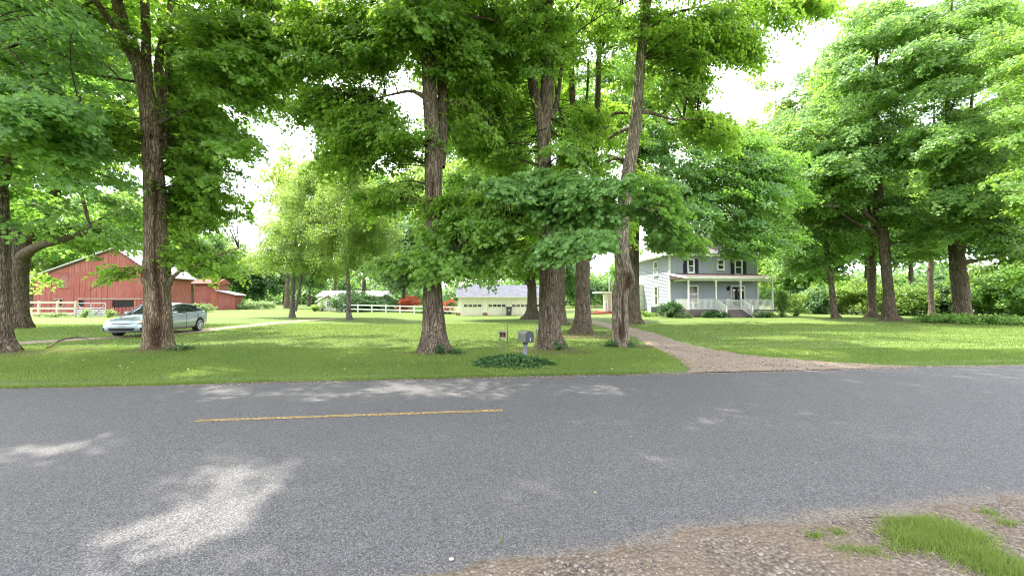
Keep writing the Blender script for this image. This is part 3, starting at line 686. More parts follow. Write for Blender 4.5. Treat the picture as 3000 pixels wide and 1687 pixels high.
# far left, cut by the frame
tr, b = based(pth(12.2, (4, 892, 46), (2, 820, 34), (0, 700, 33), (-2, 560, 32), (-8, 400, 28), (-20, 200, 26), (-40, 0, 22), (-50, -200, 16)))
C = np.vstack([blob_points(0, 0, [(60, 320, 9.6, 260, 80, 1.6, 70), (150, 480, 10.5, 260, 110, 1.8, 60), (250, 120, 11, 360, 160, 2.5, 90), (60, 620, 13, 190, 70, 2.5, 24), (-100, 300, 12, 300, 300, 3, 40)]),
               up_pts((b[0] - 0, b[1] + 0, 14), (8.5, 9.5, 7), 150, 9), over(b[0])])
tree('huge grey maple trunk cut off by the left edge, nearest the road there', b, tr,
     [pth(12.2, (0, 480, 20), (40, 380, 14, -.8), (120, 300, 9, -1.8), (200, 270, 5, -2.4)), pth(12.2, (-8, 350, 20), (60, 200, 14), (120, 60, 11), (150, -100, 8))],
     C, rand_r(len(C), .5, .8), .15, 150, 'leaf_blue', 'bark', 'kite', GR, seed=1, sides=48, seg=.08)
# behind it: the one with the broken limb
tr, b = based(pth(22.5, (45, 800, 40), (44, 770, 34), (44, 700, 32), (46, 660, 35), (48, 600, 36), (50, 540, 30), (52, 420, 24), (60, 250, 24), (75, 60, 20), (80, -100, 14)))
C = np.vstack([blob_points(0, 0, [(200, 420, 22, 260, 150, 5, 70), (350, 150, 22, 300, 170, 5, 70), (130, 130, 21, 200, 140, 5, 50), (260, 700, 23, 200, 60, 3, 34), (120, 620, 21, 160, 60, 3, 24), (130, 820, 24, 26, 60, 2, 6), (380, 640, 26, 180, 80, 4, 24)]),
               up_pts((b[0], b[1], 17), (8, 8, 7), 90, 12)])
tree('large maple with a sawn-off bare limb stub in front of the barn', b, tr,
     [pth(22.5, (50, 650, 24), (90, 622, 17, -.6), (160, 602, 13, -1.2), (228, 579, 10.5, -1.8)), pth(22.5, (70, 600, 24), (120, 520, 17), (150, 460, 15), (190, 380, 12), (240, 250, 8)),
      pth(22.5, (70, 300, 14), (190, 210, 9), (300, 190, 5))],
     C, rand_r(len(C), .9, 1.4), .19, 130, 'leaf_mid', 'bark', 'kite', GR, leafkind='flat', seed=2, sides=40, seg=.15)
# the thick brown rotting trunk in front of the car
tr, b = based(pth(13.1, (398, 880, 48), (398, 864, 43), (397, 840, 41), (397, 800, 39.5), (396, 760, 38), (393, 700, 37, 0), (392, 672, 39), (391, 640, 35), (390, 560, 33), (389, 480, 32), (384, 400, 30), (378, 320, 27), (368, 240, 26), (352, 180, 23), (330, 110, 20), (305, 40, 19), (285, -40, 17), (262, -180, 12)))
limbs = [pth(13.1, (372, 225, 18, .15), (368, 150, 15.5, .3), (366, 60, 14, .5), (362, -60, 12, .6), (360, -220, 8, .8)),
         pth(13.1, (398, 390, 20, .35), (410, 320, 17, .6), (408, 250, 15, .7), (400, 190, 14, .8), (402, 130, 12, .9), (420, 70, 10, 1), (435, -40, 8, 1.4)),
         pth(13.1, (412, 290, 9, .6), (420, 200, 10, .8), (427, 150, 9, .9), (425, 60, 7, 1)),
         pth(13.1, (355, 190, 14, 0), (310, 120, 10, .5), (240, 60, 8, 1), (160, 20, 5, 1.5)),
         pth(13.1, (425, 716, 9, -.1), (437, 695, 6.5, -.2), (470, 672, 5, -.3), (520, 660, 3.5, -.4), (560, 635, 2.2, -.3), (600, 625, 1.2, 0)),
         pth(13.1, (362, 680, 7, -.1), (330, 690, 3.5, -.5), (280, 700, 2.2, -.9), (225, 730, 1.4, -1.2))]
C = np.vstack([blob_points(0, 0, [(640, 200, 13.5, 200, 200, 2.2, 110), (770, 170, 13.5, 110, 150, 1.6, 50), (340, 790, 12.4, 70, 18, .6, 10), (300, 850, 12.2, 60, 10, .5, 5), (250, 830, 12.3, 40, 12, .5, 3), (680, 420, 13.5, 110, 90, 1.5, 40), (620, 540, 13.5, 110, 70, 1.2, 30), (560, 620, 14, 90, 80, 1.2, 30), (640, 590, 13.8, 90, 60, 1, 22),
                                  (590, 745, 13.2, 80, 45, .8, 22), (660, 800, 13.4, 50, 22, .6, 7), (570, 770, 13.0, 60, 30, .8, 16), (640, 765, 13.2, 60, 28, .8, 12), (300, 400, 13.5, 110, 120, 2, 35), (420, 60, 13.5, 300, 90, 3, 70), (760, 90, 13, 130, 110, 2, 40), (520, 380, 15.5, 140, 160, 1.5, 60)]),
               up_pts((b[0] + .5, b[1] + .5, 16), (8.5, 9, 6.5), 150, 10.5), over(b[0] + 1)])
tree('thick brown maple with a dark rot streak, standing in front of the silver car', b, tr, limbs, C, rand_r(len(C), .6, .95), .145, 150, 'leaf_near', 'bark_brown', 'kite', GR,
     seed=3, sides=96, seg=.05, groove=(.80, .20, .5, 5.8, .09), knots=((.78, 2.65, .30, .30, -.12), (-.70, 2.35, .4, .18, .16), (2.1, 2.45, .45, .25, .16), (.70, 7.1, .22, .10, -.3), (.6, .5, .5, .5, -.05)), flare=.16)
# its low spray over the barn, leaf by leaf
def hero_spray(o_parent, off, mat, centers, radii, per, size, name='leaf'):
    pass
# centre-left maple
tr, b = based(pth(12.5, (1091, 886, 44), (1091, 866, 37), (1091, 840, 32), (1090, 800, 29), (1088, 740, 26), (1088, 640, 23.5), (1089, 520, 23), (1091, 420, 24), (1087, 330, 20), (1082, 250, 20), (1078, 180, 18), (1078, 100, 16), (1084, 0, 13), (1090, -150, 9)))
limbs = [pth(12.5, (1104, 420, 17, .2), (1112, 330, 16, .3), (1114, 240, 14, .4), (1112, 190, 12, .4), (1140, 140, 8, .5), (1180, 90, 6, .5), (1220, 40, 4, .6)),
         pth(12.5, (1112, 260, 9, .4), (1150, 255, 5, .3), (1190, 275, 3.4, .2), (1230, 300, 2, 0)), pth(12.5, (1075, 250, 8), (1040, 230, 5), (1000, 235, 3.5), (940, 250, 2)),
         pth(12.5, (1080, 100, 9), (1000, 60, 6), (900, 60, 4)), pth(12.5, (1110, 160, 8, .4), (1170, 50, 5), (1280, 60, 3)), pth(12.5, (1090, 700, 8, -.2), (1120, 660, 5, -.6), (1180, 600, 3, -1.1), (1290, 570, 2, -1.4))]
C = np.vstack([blob_points(0, 0, [(1010, 120, 12.5, 200, 130, 2.2, 100), (900, 90, 12.8, 90, 110, 1.6, 34), (960, 330, 12.8, 150, 90, 1.6, 55), (1060, 400, 13, 150, 100, 1.6, 50), (900, 300, 12.5, 90, 50, 1.2, 18), (1130, 490, 13, 70, 60, 1, 20), (1120, 570, 13, 60, 50, 1, 14),
                                  (1360, 120, 13, 170, 130, 2.2, 80), (1400, 300, 14, 120, 150, 2, 60), (1230, 60, 12.2, 120, 60, 1.8, 40), (1200, 775, 11.8, 130, 28, .7, 34), (1100, 800, 11.6, 70, 22, .6, 16), (1290, 700, 12, 90, 40, .7, 22), (1180, 400, 11.8, 70, 40, .6, 10)]),
               up_pts((b[0], b[1] + .5, 16), (8, 9, 6.5), 145, 10.5), over(b[0] - 1)])
tree('tall forked maple between the white shed and the garage, pale root at its foot', b, tr, limbs, C, rand_r(len(C), .55, .9), .14, 150, 'leaf_near', 'bark', 'kite', GR,
     seed=4, sides=96, seg=.05, knots=((.12, 5.3, .16, .10, -.3), (.12, 5.0, .2, .45, -.07), (.5, .25, .35, .3, .2)), flare=.26)
# centre maple behind the mailbox
tr, b = based(pth(13.4, (1384, 874, 37), (1383, 850, 31), (1382, 800, 27), (1380, 740, 24.5), (1380, 660, 23), (1378, 560, 21), (1372, 470, 18.5), (1370, 380, 18), (1368, 310, 19), (1376, 240, 19), (1377, 180, 17), (1372, 80, 15), (1368, -20, 13), (1360, -180, 8)))
limbs = [pth(13.4, (1366, 330, 15, -.1), (1350, 260, 14, -.1), (1338, 200, 13), (1334, 120, 12), (1336, 20, 10), (1340, -120, 7)),
         pth(13.4, (1385, 300, 8, .2), (1402, 250, 6, .3), (1412, 180, 5, .4), (1430, 100, 3, .5)),
         pth(13.2, (1378, 560, 10, -.3), (1420, 560, 6, -1.2), (1490, 545, 4, -2.2), (1570, 520, 3, -2.8), (1650, 530, 1.6, -3.2)),
         pth(13.2, (1375, 600, 9, -.2), (1330, 580, 5.5, -1), (1250, 600, 3.6, -1.6), (1150, 620, 2, -1.6)), pth(13.2, (1385, 640, 8, -.3), (1430, 640, 4, -1.8), (1490, 625, 3, -2.4), (1560, 640, 1.6, -2.8))]
hero_C = blob_points(0, 0, [(1560, 540, 10.6, 150, 40, .5, 40), (1780, 570, 10.4, 190, 50, .6, 62), (1900, 640, 10.6, 110, 55, .5, 30), (1680, 620, 10.8, 160, 40, .5, 34), (1720, 715, 10.3, 130, 42, .5, 42), (1620, 760, 10.6, 70, 26, .4, 12), (1980, 700, 11, 60, 40, .5, 10)])
C = np.vstack([blob_points(0, 0, [(1420, 650, 11.6, 150, 60, .8, 46), (1380, 760, 11.8, 130, 45, .7, 34), (1500, 740, 12, 80, 40, .6, 18), (1340, 590, 12.5, 110, 50, .8, 22), (1560, 120, 13, 150, 120, 2, 70), (1460, 420, 14.5, 100, 110, 1.2, 26), (1720, 330, 14.5, 60, 110, 1.4, 22), (1640, 430, 12.3, 90, 30, .5, 12), (1740, 480, 12.8, 80, 40, .5, 14)]),
               up_pts((b[0], b[1] + .5, 16), (7.5, 9, 6.5), 135, 10.5), over(b[0])])
center_tree = tree('tall forked maple right behind the black mailbox', b, tr, limbs, C, rand_r(len(C), .55, .85), .14, 150, 'leaf_near', 'bark', 'kite', GR, seed=5, sides=96, seg=.05,
                   knots=((.6, 7.0, .3, .35, -.12), (.9, .2, .4, .25, .2)), flare=.28)
b0 = Vector((b[0], b[1], gz(*b)))
# the bright low branch of that tree, with lobed leaves
kp = prune(hero_C, np.full(len(hero_C), .3)); hero_C = hero_C[kp]
lim = np.array(center_tree.children[3].data.vertices[0].co) if False else None
sk = np.vstack([smooth_path(p, .25) for p in limbs[2:]])[:, :3]
D = np.linalg.norm(hero_C[:, None] - sk[None], axis=2); j = D.argmin(1); off = np.array(b0)
P, N, s, ti = spray_leaves(hero_C, rand_r(len(hero_C), .40, .58), unit(hero_C - sk[j]), 140, .122, droop=.4, tilt=.38, thick=.07)
lb = [c for c in center_tree.children if c.name.startswith('limb')][2]
px, py = proj(P); front = np.argsort(P[:, 1] - rng.uniform(0, .3, len(P)))
big = front[:300]; rest = front[300:]
leaves('foliage', P[rest] - off, N[rest], s[rest], ti[rest], M['leaf_low'], center_tree, 'maple')
A_, B_ = sk[j], hero_C; L = np.linalg.norm(A_ - B_, axis=1); twigs('branches', A_ - off, B_ - off, np.clip(L * .010, .008, .02), np.full(len(L), .004), center_tree)
variants = []
for q in range(6):
    o = leaves('leaf', np.zeros((1, 3)), np.array([[0, 0, 1.]]), np.array([.122]), np.array([q / 5.]), M['leaf_low'], lb, 'maple', kind=None)
    variants.append(o)
for q, k_ in enumerate(big):
    o = variants[q] if q < 6 else variants[q % 6].copy()
    if q >= 6: COL.objects.link(o); o.parent = lb
    o.location = P[k_] - off; o.rotation_euler = Vector(N[k_]).to_track_quat('Z', 'Y').to_euler(); o.rotation_euler.rotate_axis('Z', rng.uniform(0, 6.28)); o.scale = (s[k_] / .122,) * 3
# pale leaning, half-dead trunk
tr, b = based(pth(14.1, (1563, 868, 25), (1561, 840, 23), (1559, 780, 22), (1560, 735, 22), (1570, 705, 25), (1567, 670, 21), (1562, 620, 20), (1565, 560, 19), (1572, 500, 18), (1582, 430, 18), (1592, 370, 17), (1600, 300, 16), (1605, 230, 14), (1612, 150, 14), (1622, 60, 13), (1630, -40, 11), (1640, -200, 7)))
limbs = [pth(14.1, (1605, 280, 9, .1), (1640, 285, 5, .2), (1690, 300, 3.5, .3), (1750, 300, 2, .4)), pth(14.1, (1618, 90, 8, .2), (1680, 40, 5, .4), (1750, 20, 3, .6)), pth(14.1, (1595, 320, 8, .3), (1560, 330, 5, 1), (1530, 350, 4, 1.5))]
C = np.vstack([blob_points(0, 0, [(1960, 120, 14.5, 150, 110, 2.2, 70), (1990, 260, 14.5, 90, 70, 1.4, 34), (2120, 100, 15, 120, 80, 2, 40), (1900, 250, 15.5, 60, 130, 1, 26), (2280, 40, 15, 120, 50, 1.8, 30), (2370, 20, 15.5, 80, 26, 1.5, 14), (2190, 160, 15, 60, 40, 1, 10), (2050, 380, 15, 110, 60, 1.4, 30)]),
               up_pts((b[0] + 1.5, b[1] - .5, 15.5), (7, 9, 5.5), 120, 10.5), over(b[0] + 3)])
tree('pale leaning maple with a hollow burl beside the gravel driveway', b, tr, limbs, C, rand_r(len(C), .55, .85), .14, 150, 'leaf_near', 'bark_pale', 'kite', GR,
     seed=6, sides=72, seg=.05, knots=((.30, 2.35, .50, .30, -.34), (.5, 2.75, .8, .22, .18), (1.0, 2.3, .5, .3, .26), (.10, 1.5, .14, .7, -.10), (.5, 8.4, .4, .2, .25), (-.1, .6, .5, .3, -.06)), flare=.12, groove=(.05, .10, .3, 1.9, .07))
# behind: dark trunk against the house
tr, b = based(pth(27, (1596, 812, 24), (1594, 790, 18), (1593, 700, 16.5), (1594, 600, 15), (1600, 500, 14), (1606, 420, 12), (1612, 300, 10), (1610, 180, 8), (1606, 60, 6)))
C = np.vstack([blob_points(0, 0, [(2060, 620, 25, 180, 90, 3.5, 55), (2230, 690, 24, 130, 55, 3, 30), (1960, 600, 24, 90, 90, 3, 26), (1990, 730, 24.5, 90, 26, 1.6, 14), (2130, 742, 24.5, 60, 22, 1.4, 10), (2080, 500, 26, 190, 70, 4, 45), (1850, 330, 27, 160, 180, 4, 55), (1990, 420, 27, 160, 90, 4, 30), (2230, 560, 25, 140, 70, 3, 34), (2130, 430, 26, 130, 60, 3, 34), (2080, 360, 26, 60, 40, 3, 12), (2250, 480, 26, 110, 60, 3, 26)]),
               up_pts((b[0], b[1], 17), (6.5, 6.5, 6), 60, 13)])
tree('dark maple trunk standing against the left wall of the blue-grey house', b, tr,
     [pth(27, (1600, 500, 10), (1680, 490, 6, -1), (1780, 520, 4, -2), (1880, 560, 2.5, -2.5)), pth(27, (1605, 430, 9), (1540, 395, 6, -.6), (1500, 400, 5, -1), (1460, 430, 3, -1)), pth(27, (1600, 540, 8), (1700, 600, 4, -2), (1760, 625, 2.5, -2.5))],
     C, rand_r(len(C), .8, 1.25), .19, 140, 'leaf_blue', 'bark', 'kite', GR, leafkind='flat', seed=7, sides=48, seg=.12, flare=.35)
# second row on the lawn
tr, b = based(pth(19.3, (1466, 836, 29), (1467, 815, 22), (1466, 760, 19), (1466, 690, 18.5), (1466, 655, 19), (1458, 600, 14), (1448, 520, 10), (1444, 430, 10), (1448, 340, 9), (1440, 250, 8), (1438, 150, 7), (1436, 30, 5)))
limbs = [pth(19.3, (1470, 640, 13), (1490, 560, 9), (1494, 480, 8.5), (1496, 380, 8), (1502, 280, 8), (1506, 160, 7), (1510, 20, 5)), pth(19.3, (1500, 430, 6), (1540, 400, 5), (1575, 405, 4), (1600, 430, 2)), pth(19.3, (1497, 350, 5), (1540, 290, 4.5), (1580, 285, 3)),
         pth(19.3, (1446, 400, 6), (1420, 320, 4), (1400, 240, 3), (1395, 140, 2)), pth(19.3, (1448, 340, 5), (1475, 250, 3.5), (1480, 150, 2.5))]
C = np.vstack([blob_points(0, 0, [(1720, 100, 19.5, 160, 130, 3, 60), (1560, 330, 20, 130, 110, 3, 30), (1800, 380, 20, 120, 140, 3, 44), (1650, 560, 20.5, 130, 70, 2, 26), (1780, 640, 20.5, 110, 50, 2, 20), (1900, 520, 19.5, 70, 80, 1.5, 16), (1560, 700, 21, 80, 50, 2, 12)]),
               up_pts((b[0], b[1], 16), (6, 6, 6), 70, 12)])
tree('twin-stemmed maple with spreading roots between the mailbox maple and the driveway', b, tr, limbs, C, rand_r(len(C), .7, 1.05), .17, 140, 'leaf_near', 'bark', 'kite', GR, seed=8, sides=56, seg=.08, flare=.5, rough=.07)
tr, b = based(pth(26, (1412, 818, 20), (1412, 790, 12), (1411, 700, 10), (1414, 600, 9), (1412, 450, 8), (1410, 250, 6), (1405, 60, 4)))
C = np.vstack([blob_points(0, 0, [(1500, 250, 26, 150, 160, 4, 38), (1640, 300, 26, 130, 170, 4, 38), (1570, 540, 27, 130, 90, 3, 26)]), up_pts((b[0], b[1], 17), (5, 5, 5), 30, 14)])
tree('slender maple half hidden behind the mailbox maple', b, tr, [], C, rand_r(len(C), .8, 1.2), .19, 130, 'leaf_mid', 'bark', 'kite', GR, leafkind='flat', seed=9, sides=32, seg=.12)
tr, b = based(pth(35, (1338, 801, 22), (1338, 780, 14), (1338, 730, 12.5), (1336, 690, 12), (1345, 600, 9), (1350, 480, 8), (1352, 300, 6), (1350, 150, 4)))
C = np.vstack([blob_points(0, 0, [(1400, 380, 35, 190, 200, 6, 80), (1480, 600, 34, 170, 120, 5, 56), (1360, 620, 33, 120, 120, 4, 36), (1540, 770, 34, 110, 45, 3, 18), (1420, 790, 32, 80, 36, 2, 12), (1330, 200, 35, 120, 120, 5, 30), (1620, 700, 35, 90, 70, 4, 18)])])
tree('maple standing right in front of the garage, hiding its right-hand door', b, tr, [pth(35, (1334, 700, 8), (1310, 640, 5), (1270, 600, 3))], C, rand_r(len(C), 1.1, 1.7), .26, 140, 'leaf_mid', 'bark', 'kite', GR, leafkind='flat', seed=10, sides=32, seg=.15, flare=.7)

# ------------------------------------------------------------------ birches on the middle lawn
GB = 'small birches on the middle lawn'
tr, b = based(pth(38, (735, 790, 9), (736, 760, 6), (738, 710, 5.5), (742, 640, 4), (746, 560, 3), (760, 460, 2)))
C = blob_points(0, 0, [(880, 620, 38, 150, 140, 4, 110), (800, 760, 38, 90, 60, 3, 50), (910, 770, 37, 100, 60, 3, 50), (950, 520, 38, 100, 80, 3, 50), (720, 720, 39, 50, 70, 2, 16), (820, 830, 37, 60, 20, 2, 10), (960, 640, 38, 80, 120, 3, 40)])
tree('twin-trunked birch with pale yellow-green leaves left of the shed', b, tr, [pth(38, (742, 782, 5), (752, 740, 4), (762, 680, 3.5), (775, 620, 2.5), (790, 540, 1.5))], C, rand_r(len(C), .7, 1.2), .15, 110, 'leaf_light', 'bark_birch', 'kite', GB, leafkind='loose', name='birch_tree', seed=11, sides=20, seg=.15, droop=.2, flat=.7, twig_r=.014)
tr, b = based(pth(33, (878, 800, 10), (877, 780, 6.5), (876, 720, 5.5), (874, 640, 4.5), (876, 560, 3.5), (880, 470, 2)))
C = blob_points(0, 0, [(1040, 600, 33, 110, 130, 3, 80), (1040, 760, 33, 110, 60, 2.5, 44), (1010, 500, 33, 70, 50, 2, 22), (1110, 690, 33, 60, 80, 2, 22), (1010, 680, 33, 100, 80, 2, 36)])
tree('slim birch with mottled trunk standing in front of the shed hedge', b, tr, [], C, rand_r(len(C), .6, 1.0), .14, 110, 'leaf_light', 'bark_birch', 'kite', GB, leafkind='loose', name='birch_tree', seed=12, sides=20, seg=.12, droop=.2, flat=.7, twig_r=.014)

# ------------------------------------------------------------------ maples to the right of the house
GRR = 'maples at the right edge of the lawn'
def mk_right(label, d, rows, limbs, blobs, mat, seed, ls=.21, rr=(.9, 1.45), flare=.5, n_up=0, per=120, bark='bark', knots=()):
    tr, b = based(pth(d, *rows)); C = blob_points(0, 0, blobs)
    if n_up: C = np.vstack([C, up_pts((b[0], b[1], 20), (6, 6, 5), n_up, 16)])
    return tree(label, b, tr, [pth(d, *l) for l in limbs], C, rand_r(len(C), *rr), ls, per, mat, bark, 'kite', GRR, leafkind='flat', auto=12, seed=seed, sides=40, seg=.14, flare=flare, knots=knots)
mk_right('thin leaning maple nearest the right end of the porch', 34, [(2103, 806, 14), (2098, 780, 9), (2090, 700, 8), (2080, 640, 7), (2078, 560, 6), (2085, 430, 4), (2090, 300, 2)],
         [[(2084, 690, 4), (2060, 660, 3), (2030, 640, 1.6)]], [(2400, 600, 34, 130, 110, 4, 60), (2340, 740, 34, 90, 60, 3, 34), (2480, 700, 34, 80, 80, 3, 28), (2380, 460, 34, 90, 60, 3, 26), (2330, 410, 34, 100, 90, 4, 46), (2270, 560, 34, 100, 90, 3, 44), (2200, 440, 36, 90, 60, 3, 24), (2440, 250, 36, 60, 90, 3, 18), (2280, 800, 36, 30, 50, 2, 6), (2420, 820, 35, 60, 22, 2, 8)], 'leaf_mid', 21)
mk_right('stout maple just behind and left of the leaning right-hand maple', 35, [(2195, 808, 20), (2194, 780, 13), (2193, 700, 12.5), (2192, 640, 12), (2200, 540, 9), (2205, 400, 6), (2210, 250, 3)],
         [], [(2500, 400, 35, 120, 120, 4, 50), (2420, 560, 33, 130, 90, 4, 46), (2600, 560, 35, 70, 90, 3, 20)], 'leaf_mid', 22)
mk_right('tall maple leaning left with a flared base and a long right-hand limb', 31.5, [(2242, 808, 28), (2239, 790, 20), (2234, 720, 16), (2226, 640, 15.5), (2220, 580, 15), (2212, 500, 13), (2206, 420, 10), (2200, 300, 8), (2205, 150, 5), (2210, 0, 3)],
         [[(2232, 615, 9), (2270, 610, 6), (2320, 590, 4.5), (2370, 560, 3)], [(2215, 570, 10), (2180, 540, 7), (2160, 510, 5), (2130, 480, 3)], [(2210, 440, 8), (2240, 400, 5), (2290, 370, 3)]],
         [(2520, 240, 31, 140, 140, 4, 70), (2420, 380, 31, 130, 80, 4, 50), (2480, 480, 30, 180, 70, 4, 62), (2640, 430, 31, 90, 90, 3, 32), (2560, 80, 31, 130, 70, 4, 34), (2660, 620, 31, 80, 60, 3, 20), (2380, 560, 30, 90, 60, 3, 24), (2700, 700, 31, 60, 60, 3, 14)], 'leaf_mid', 23, per=130)
mk_right('pale-barked maple standing between the two thickest right-hand maples', 36, [(2345, 798, 13), (2343, 770, 9), (2340, 700, 9), (2344, 640, 8), (2348, 560, 7), (2350, 400, 5), (2350, 260, 3)],
         [], [(2740, 480, 36, 90, 130, 4, 46), (2700, 250, 36, 90, 130, 4, 38), (2730, 680, 35, 70, 50, 3, 20)], 'leaf_mid', 24)
mk_right('broad rough-barked maple near the right edge with brush at its foot', 29.5, [(2424, 815, 34), (2422, 790, 26), (2416, 720, 25), (2408, 660, 24), (2404, 600, 21), (2396, 520, 15), (2390, 440, 12), (2388, 360, 10), (2384, 240, 8), (2390, 100, 5), (2395, 0, 3)],
         [[(2420, 660, 12), (2460, 655, 7), (2520, 645, 5.5), (2590, 640, 4)], [(2392, 420, 9), (2420, 350, 7), (2440, 290, 6), (2450, 220, 4), (2480, 160, 3)], [(2395, 450, 8), (2450, 420, 4.5), (2540, 390, 3.5), (2620, 370, 2)],
          [(2444, 290, 4.5), (2500, 262, 3.5), (2590, 270, 2)], [(2425, 600, 7), (2450, 560, 5), (2490, 540, 3.5), (2560, 530, 2)]],
         [(2820, 230, 29, 170, 150, 4, 90), (2900, 60, 29, 160, 90, 4, 60), (2720, 130, 28.5, 110, 110, 4, 46), (2780, 420, 28, 160, 90, 4, 60), (2930, 420, 28, 130, 80, 4, 46), (2880, 560, 27.5, 160, 70, 4, 60), (2820, 660, 28, 110, 50, 3, 34), (2960, 680, 27, 90, 80, 3, 34), (2620, 60, 29, 80, 60, 3, 20)],
         'leaf_mid', 25, .2, (.85, 1.4), .5, 0, 135, knots=((-.2, 2.2, 1.2, .5, .12), (.2, 3.3, .6, .3, .12)))
mk_right('maple off the right edge whose branches reach into the picture', 24, [(2700, 830, 26), (2700, 760, 20), (2696, 600, 17), (2690, 400, 13), (2690, 200, 9), (2690, 0, 5)], [[(2695, 560, 8), (2620, 480, 5), (2560, 430, 3)]],
         [(3010, 300, 23, 110, 160, 3, 50), (3020, 560, 23, 90, 120, 3, 34), (3000, 780, 24, 90, 50, 2.5, 18), (2960, 150, 23, 90, 90, 3, 24)], 'leaf_near', 26, .17, (.7, 1.1))
# ------------------------------------------------------------------ trees behind the yard
def back_tree(label, px, pyb, d, hpx, wpx, mat, seed, n=26, ls=.42, per=75, name='woodland_tree', group='woodland trees behind the yard', crown0=.25, r=(1.3, 2.2), shape='round', cat='tree', flat=.55):
    base = at(px, pyb, d); z0 = gz(base.x, base.y); top = at(px, hpx, d).z; wr = wpx * d / F; H = top - z0
    tr = [(base.x, base.y, z0 - .1, .28 + H * .008), (base.x + .15, base.y, z0 + H * .3, .22), (base.x - .1, base.y, z0 + H * .65, .14), (base.x, base.y, z0 + H * .92, .04)]
    C = ell_points((base.x, base.y, z0 + H * (crown0 + (1 - crown0) / 2)), (wr, wr * .9, H * (1 - crown0) / 2), n, .5)
    if shape == 'cone':
        k = np.clip((C[:, 2] - z0) / H, 0, 1); C[:, 0] = base.x + (C[:, 0] - base.x) * (1.15 - k); C[:, 1] = base.y + (C[:, 1] - base.y) * (1.15 - k)
    return tree(label, (base.x, base.y), tr, [], C, rand_r(len(C), *r), ls, per, mat, 'bark', 'kite', group, name=name, seed=seed, sides=10, seg=1.2, leafkind='far', twig_r=.02, auto=3, twig_share=.3, prune_it=(d < 60), flare=.2, cat=cat)
BT = [  # label, px, base py, depth, top py, half width px, material, n
    ('broad bushy tree rising behind the red barn roof', 360, 900, 78, 560, 190, 'leaf_mid', 70), ('rounded tree behind the left corner of the barn', 90, 900, 75, 640, 130, 'leaf_light', 44),
    ('pale hazy tree above the small red lean-to', 640, 890, 92, 690, 90, 'leaf_far', 40), ('dull blue-green tree right behind the red lean-to', 560, 890, 84, 640, 90, 'leaf_far', 40),
    ('low dark tree beyond the light flower bed', 740, 890, 98, 770, 60, 'leaf_dark', 30), ('small far tree seen under the birch crown', 830, 895, 105, 780, 60, 'leaf_far', 26),
    ('mid-height tree closing the view left of the shed', 905, 900, 88, 700, 70, 'leaf_far', 34), ('tall tree rising straight behind the pale shed', 980, 900, 86, 560, 90, 'leaf_mid', 50),
    ('big-trunked tree behind the long pale roof', 1063, 905, 66, 480, 120, 'leaf_mid', 70), ('grey-green willow-like tree over the white fence', 1180, 905, 62, 640, 100, 'leaf_far', 60),
    ('tall sunlit tree left of the garage roof', 1250, 905, 70, 430, 120, 'leaf_light', 60), ('sunlit tree rising behind the garage roof', 1400, 900, 62, 420, 130, 'leaf_light', 70),
    ('deep green tree behind the right half of the garage', 1540, 900, 64, 480, 110, 'leaf_mid', 56), ('distant round tree beside the white flagpole', 1700, 895, 95, 800, 60, 'leaf_far', 30),
    ('tree filling the gap left of the house', 1640, 895, 90, 700, 70, 'leaf_far', 34), ('distant tree behind the red back steps', 1790, 895, 100, 812, 60, 'leaf_far', 24),
    ('tree just behind the back porch of the house', 1880, 900, 72, 740, 80, 'leaf_mid', 30), ('tall thin tree behind the roof of the house', 2120, 895, 74, 640, 90, 'leaf_light', 34),
    ('pale feathery tree at the right corner of the house', 2270, 905, 60, 560, 80, 'leaf_light', 50), ('tree behind the right end of the porch', 2330, 910, 54, 700, 60, 'leaf_mid', 34),
    ('wood-edge tree between porch and thin maple', 2400, 915, 58, 560, 90, 'leaf_far', 50), ('wood-edge tree behind the stout pair of maples', 2540, 915, 56, 420, 120, 'leaf_mid', 70),
    ('wood-edge tree right of the stout pair', 2670, 915, 54, 400, 110, 'leaf_far', 64), ('wood-edge tree behind the broad rough maple', 2800, 920, 52, 330, 130, 'leaf_mid', 80), ('wood-edge tree at the right border', 2940, 925, 48, 300, 130, 'leaf_far', 80),
    ('tall wood-edge tree in the upper right corner', 3050, 925, 46, 120, 120, 'leaf_mid', 70), ('thin pale feathery tree reaching into the open sky above the house', 2290, 915, 66, 130, 105, 'leaf_light', 26), ('sparse pale treetop behind the birches', 840, 900, 66, 420, 75, 'leaf_light', 16),
    ('pale tall tree above the right-hand maples', 2440, 915, 62, 150, 110, 'leaf_far', 50),
]
for q, (lab, px, pyb, d, hp, wp, mt, n) in enumerate(BT):
    back_tree(lab, px, pyb, d, hp, wp, mt, 40 + q, int(n * 1.6), ls=.34 + d * .0022, per=85)
# a continuous far wood so that no bare horizon shows between the trunks
P = []
for q in range(430):
    x = rng.uniform(-150, 150); y = rng.uniform(112, 150); P.append((x, y, rng.uniform(.5, 1) ** .6 * (10 if x < 0 else 11) * (.75 + .3 * math.sin(x * .11))))
P = np.array(P)
lay = np.repeat(P, 3, 0); lay[:, 2] *= np.tile([.25, .6, .95], len(P)); lay = lay + rng.normal(0, 1.2, lay.shape)
o = gn_crown('distant_wood', lay, rand_r(len(lay), 2.6, 4.2), unit(rng.normal(size=(len(lay), 3))), 'far', 'leaf_far', None); tag(o, 'hazy line of distant woodland closing the view behind the yard', 'woodland')
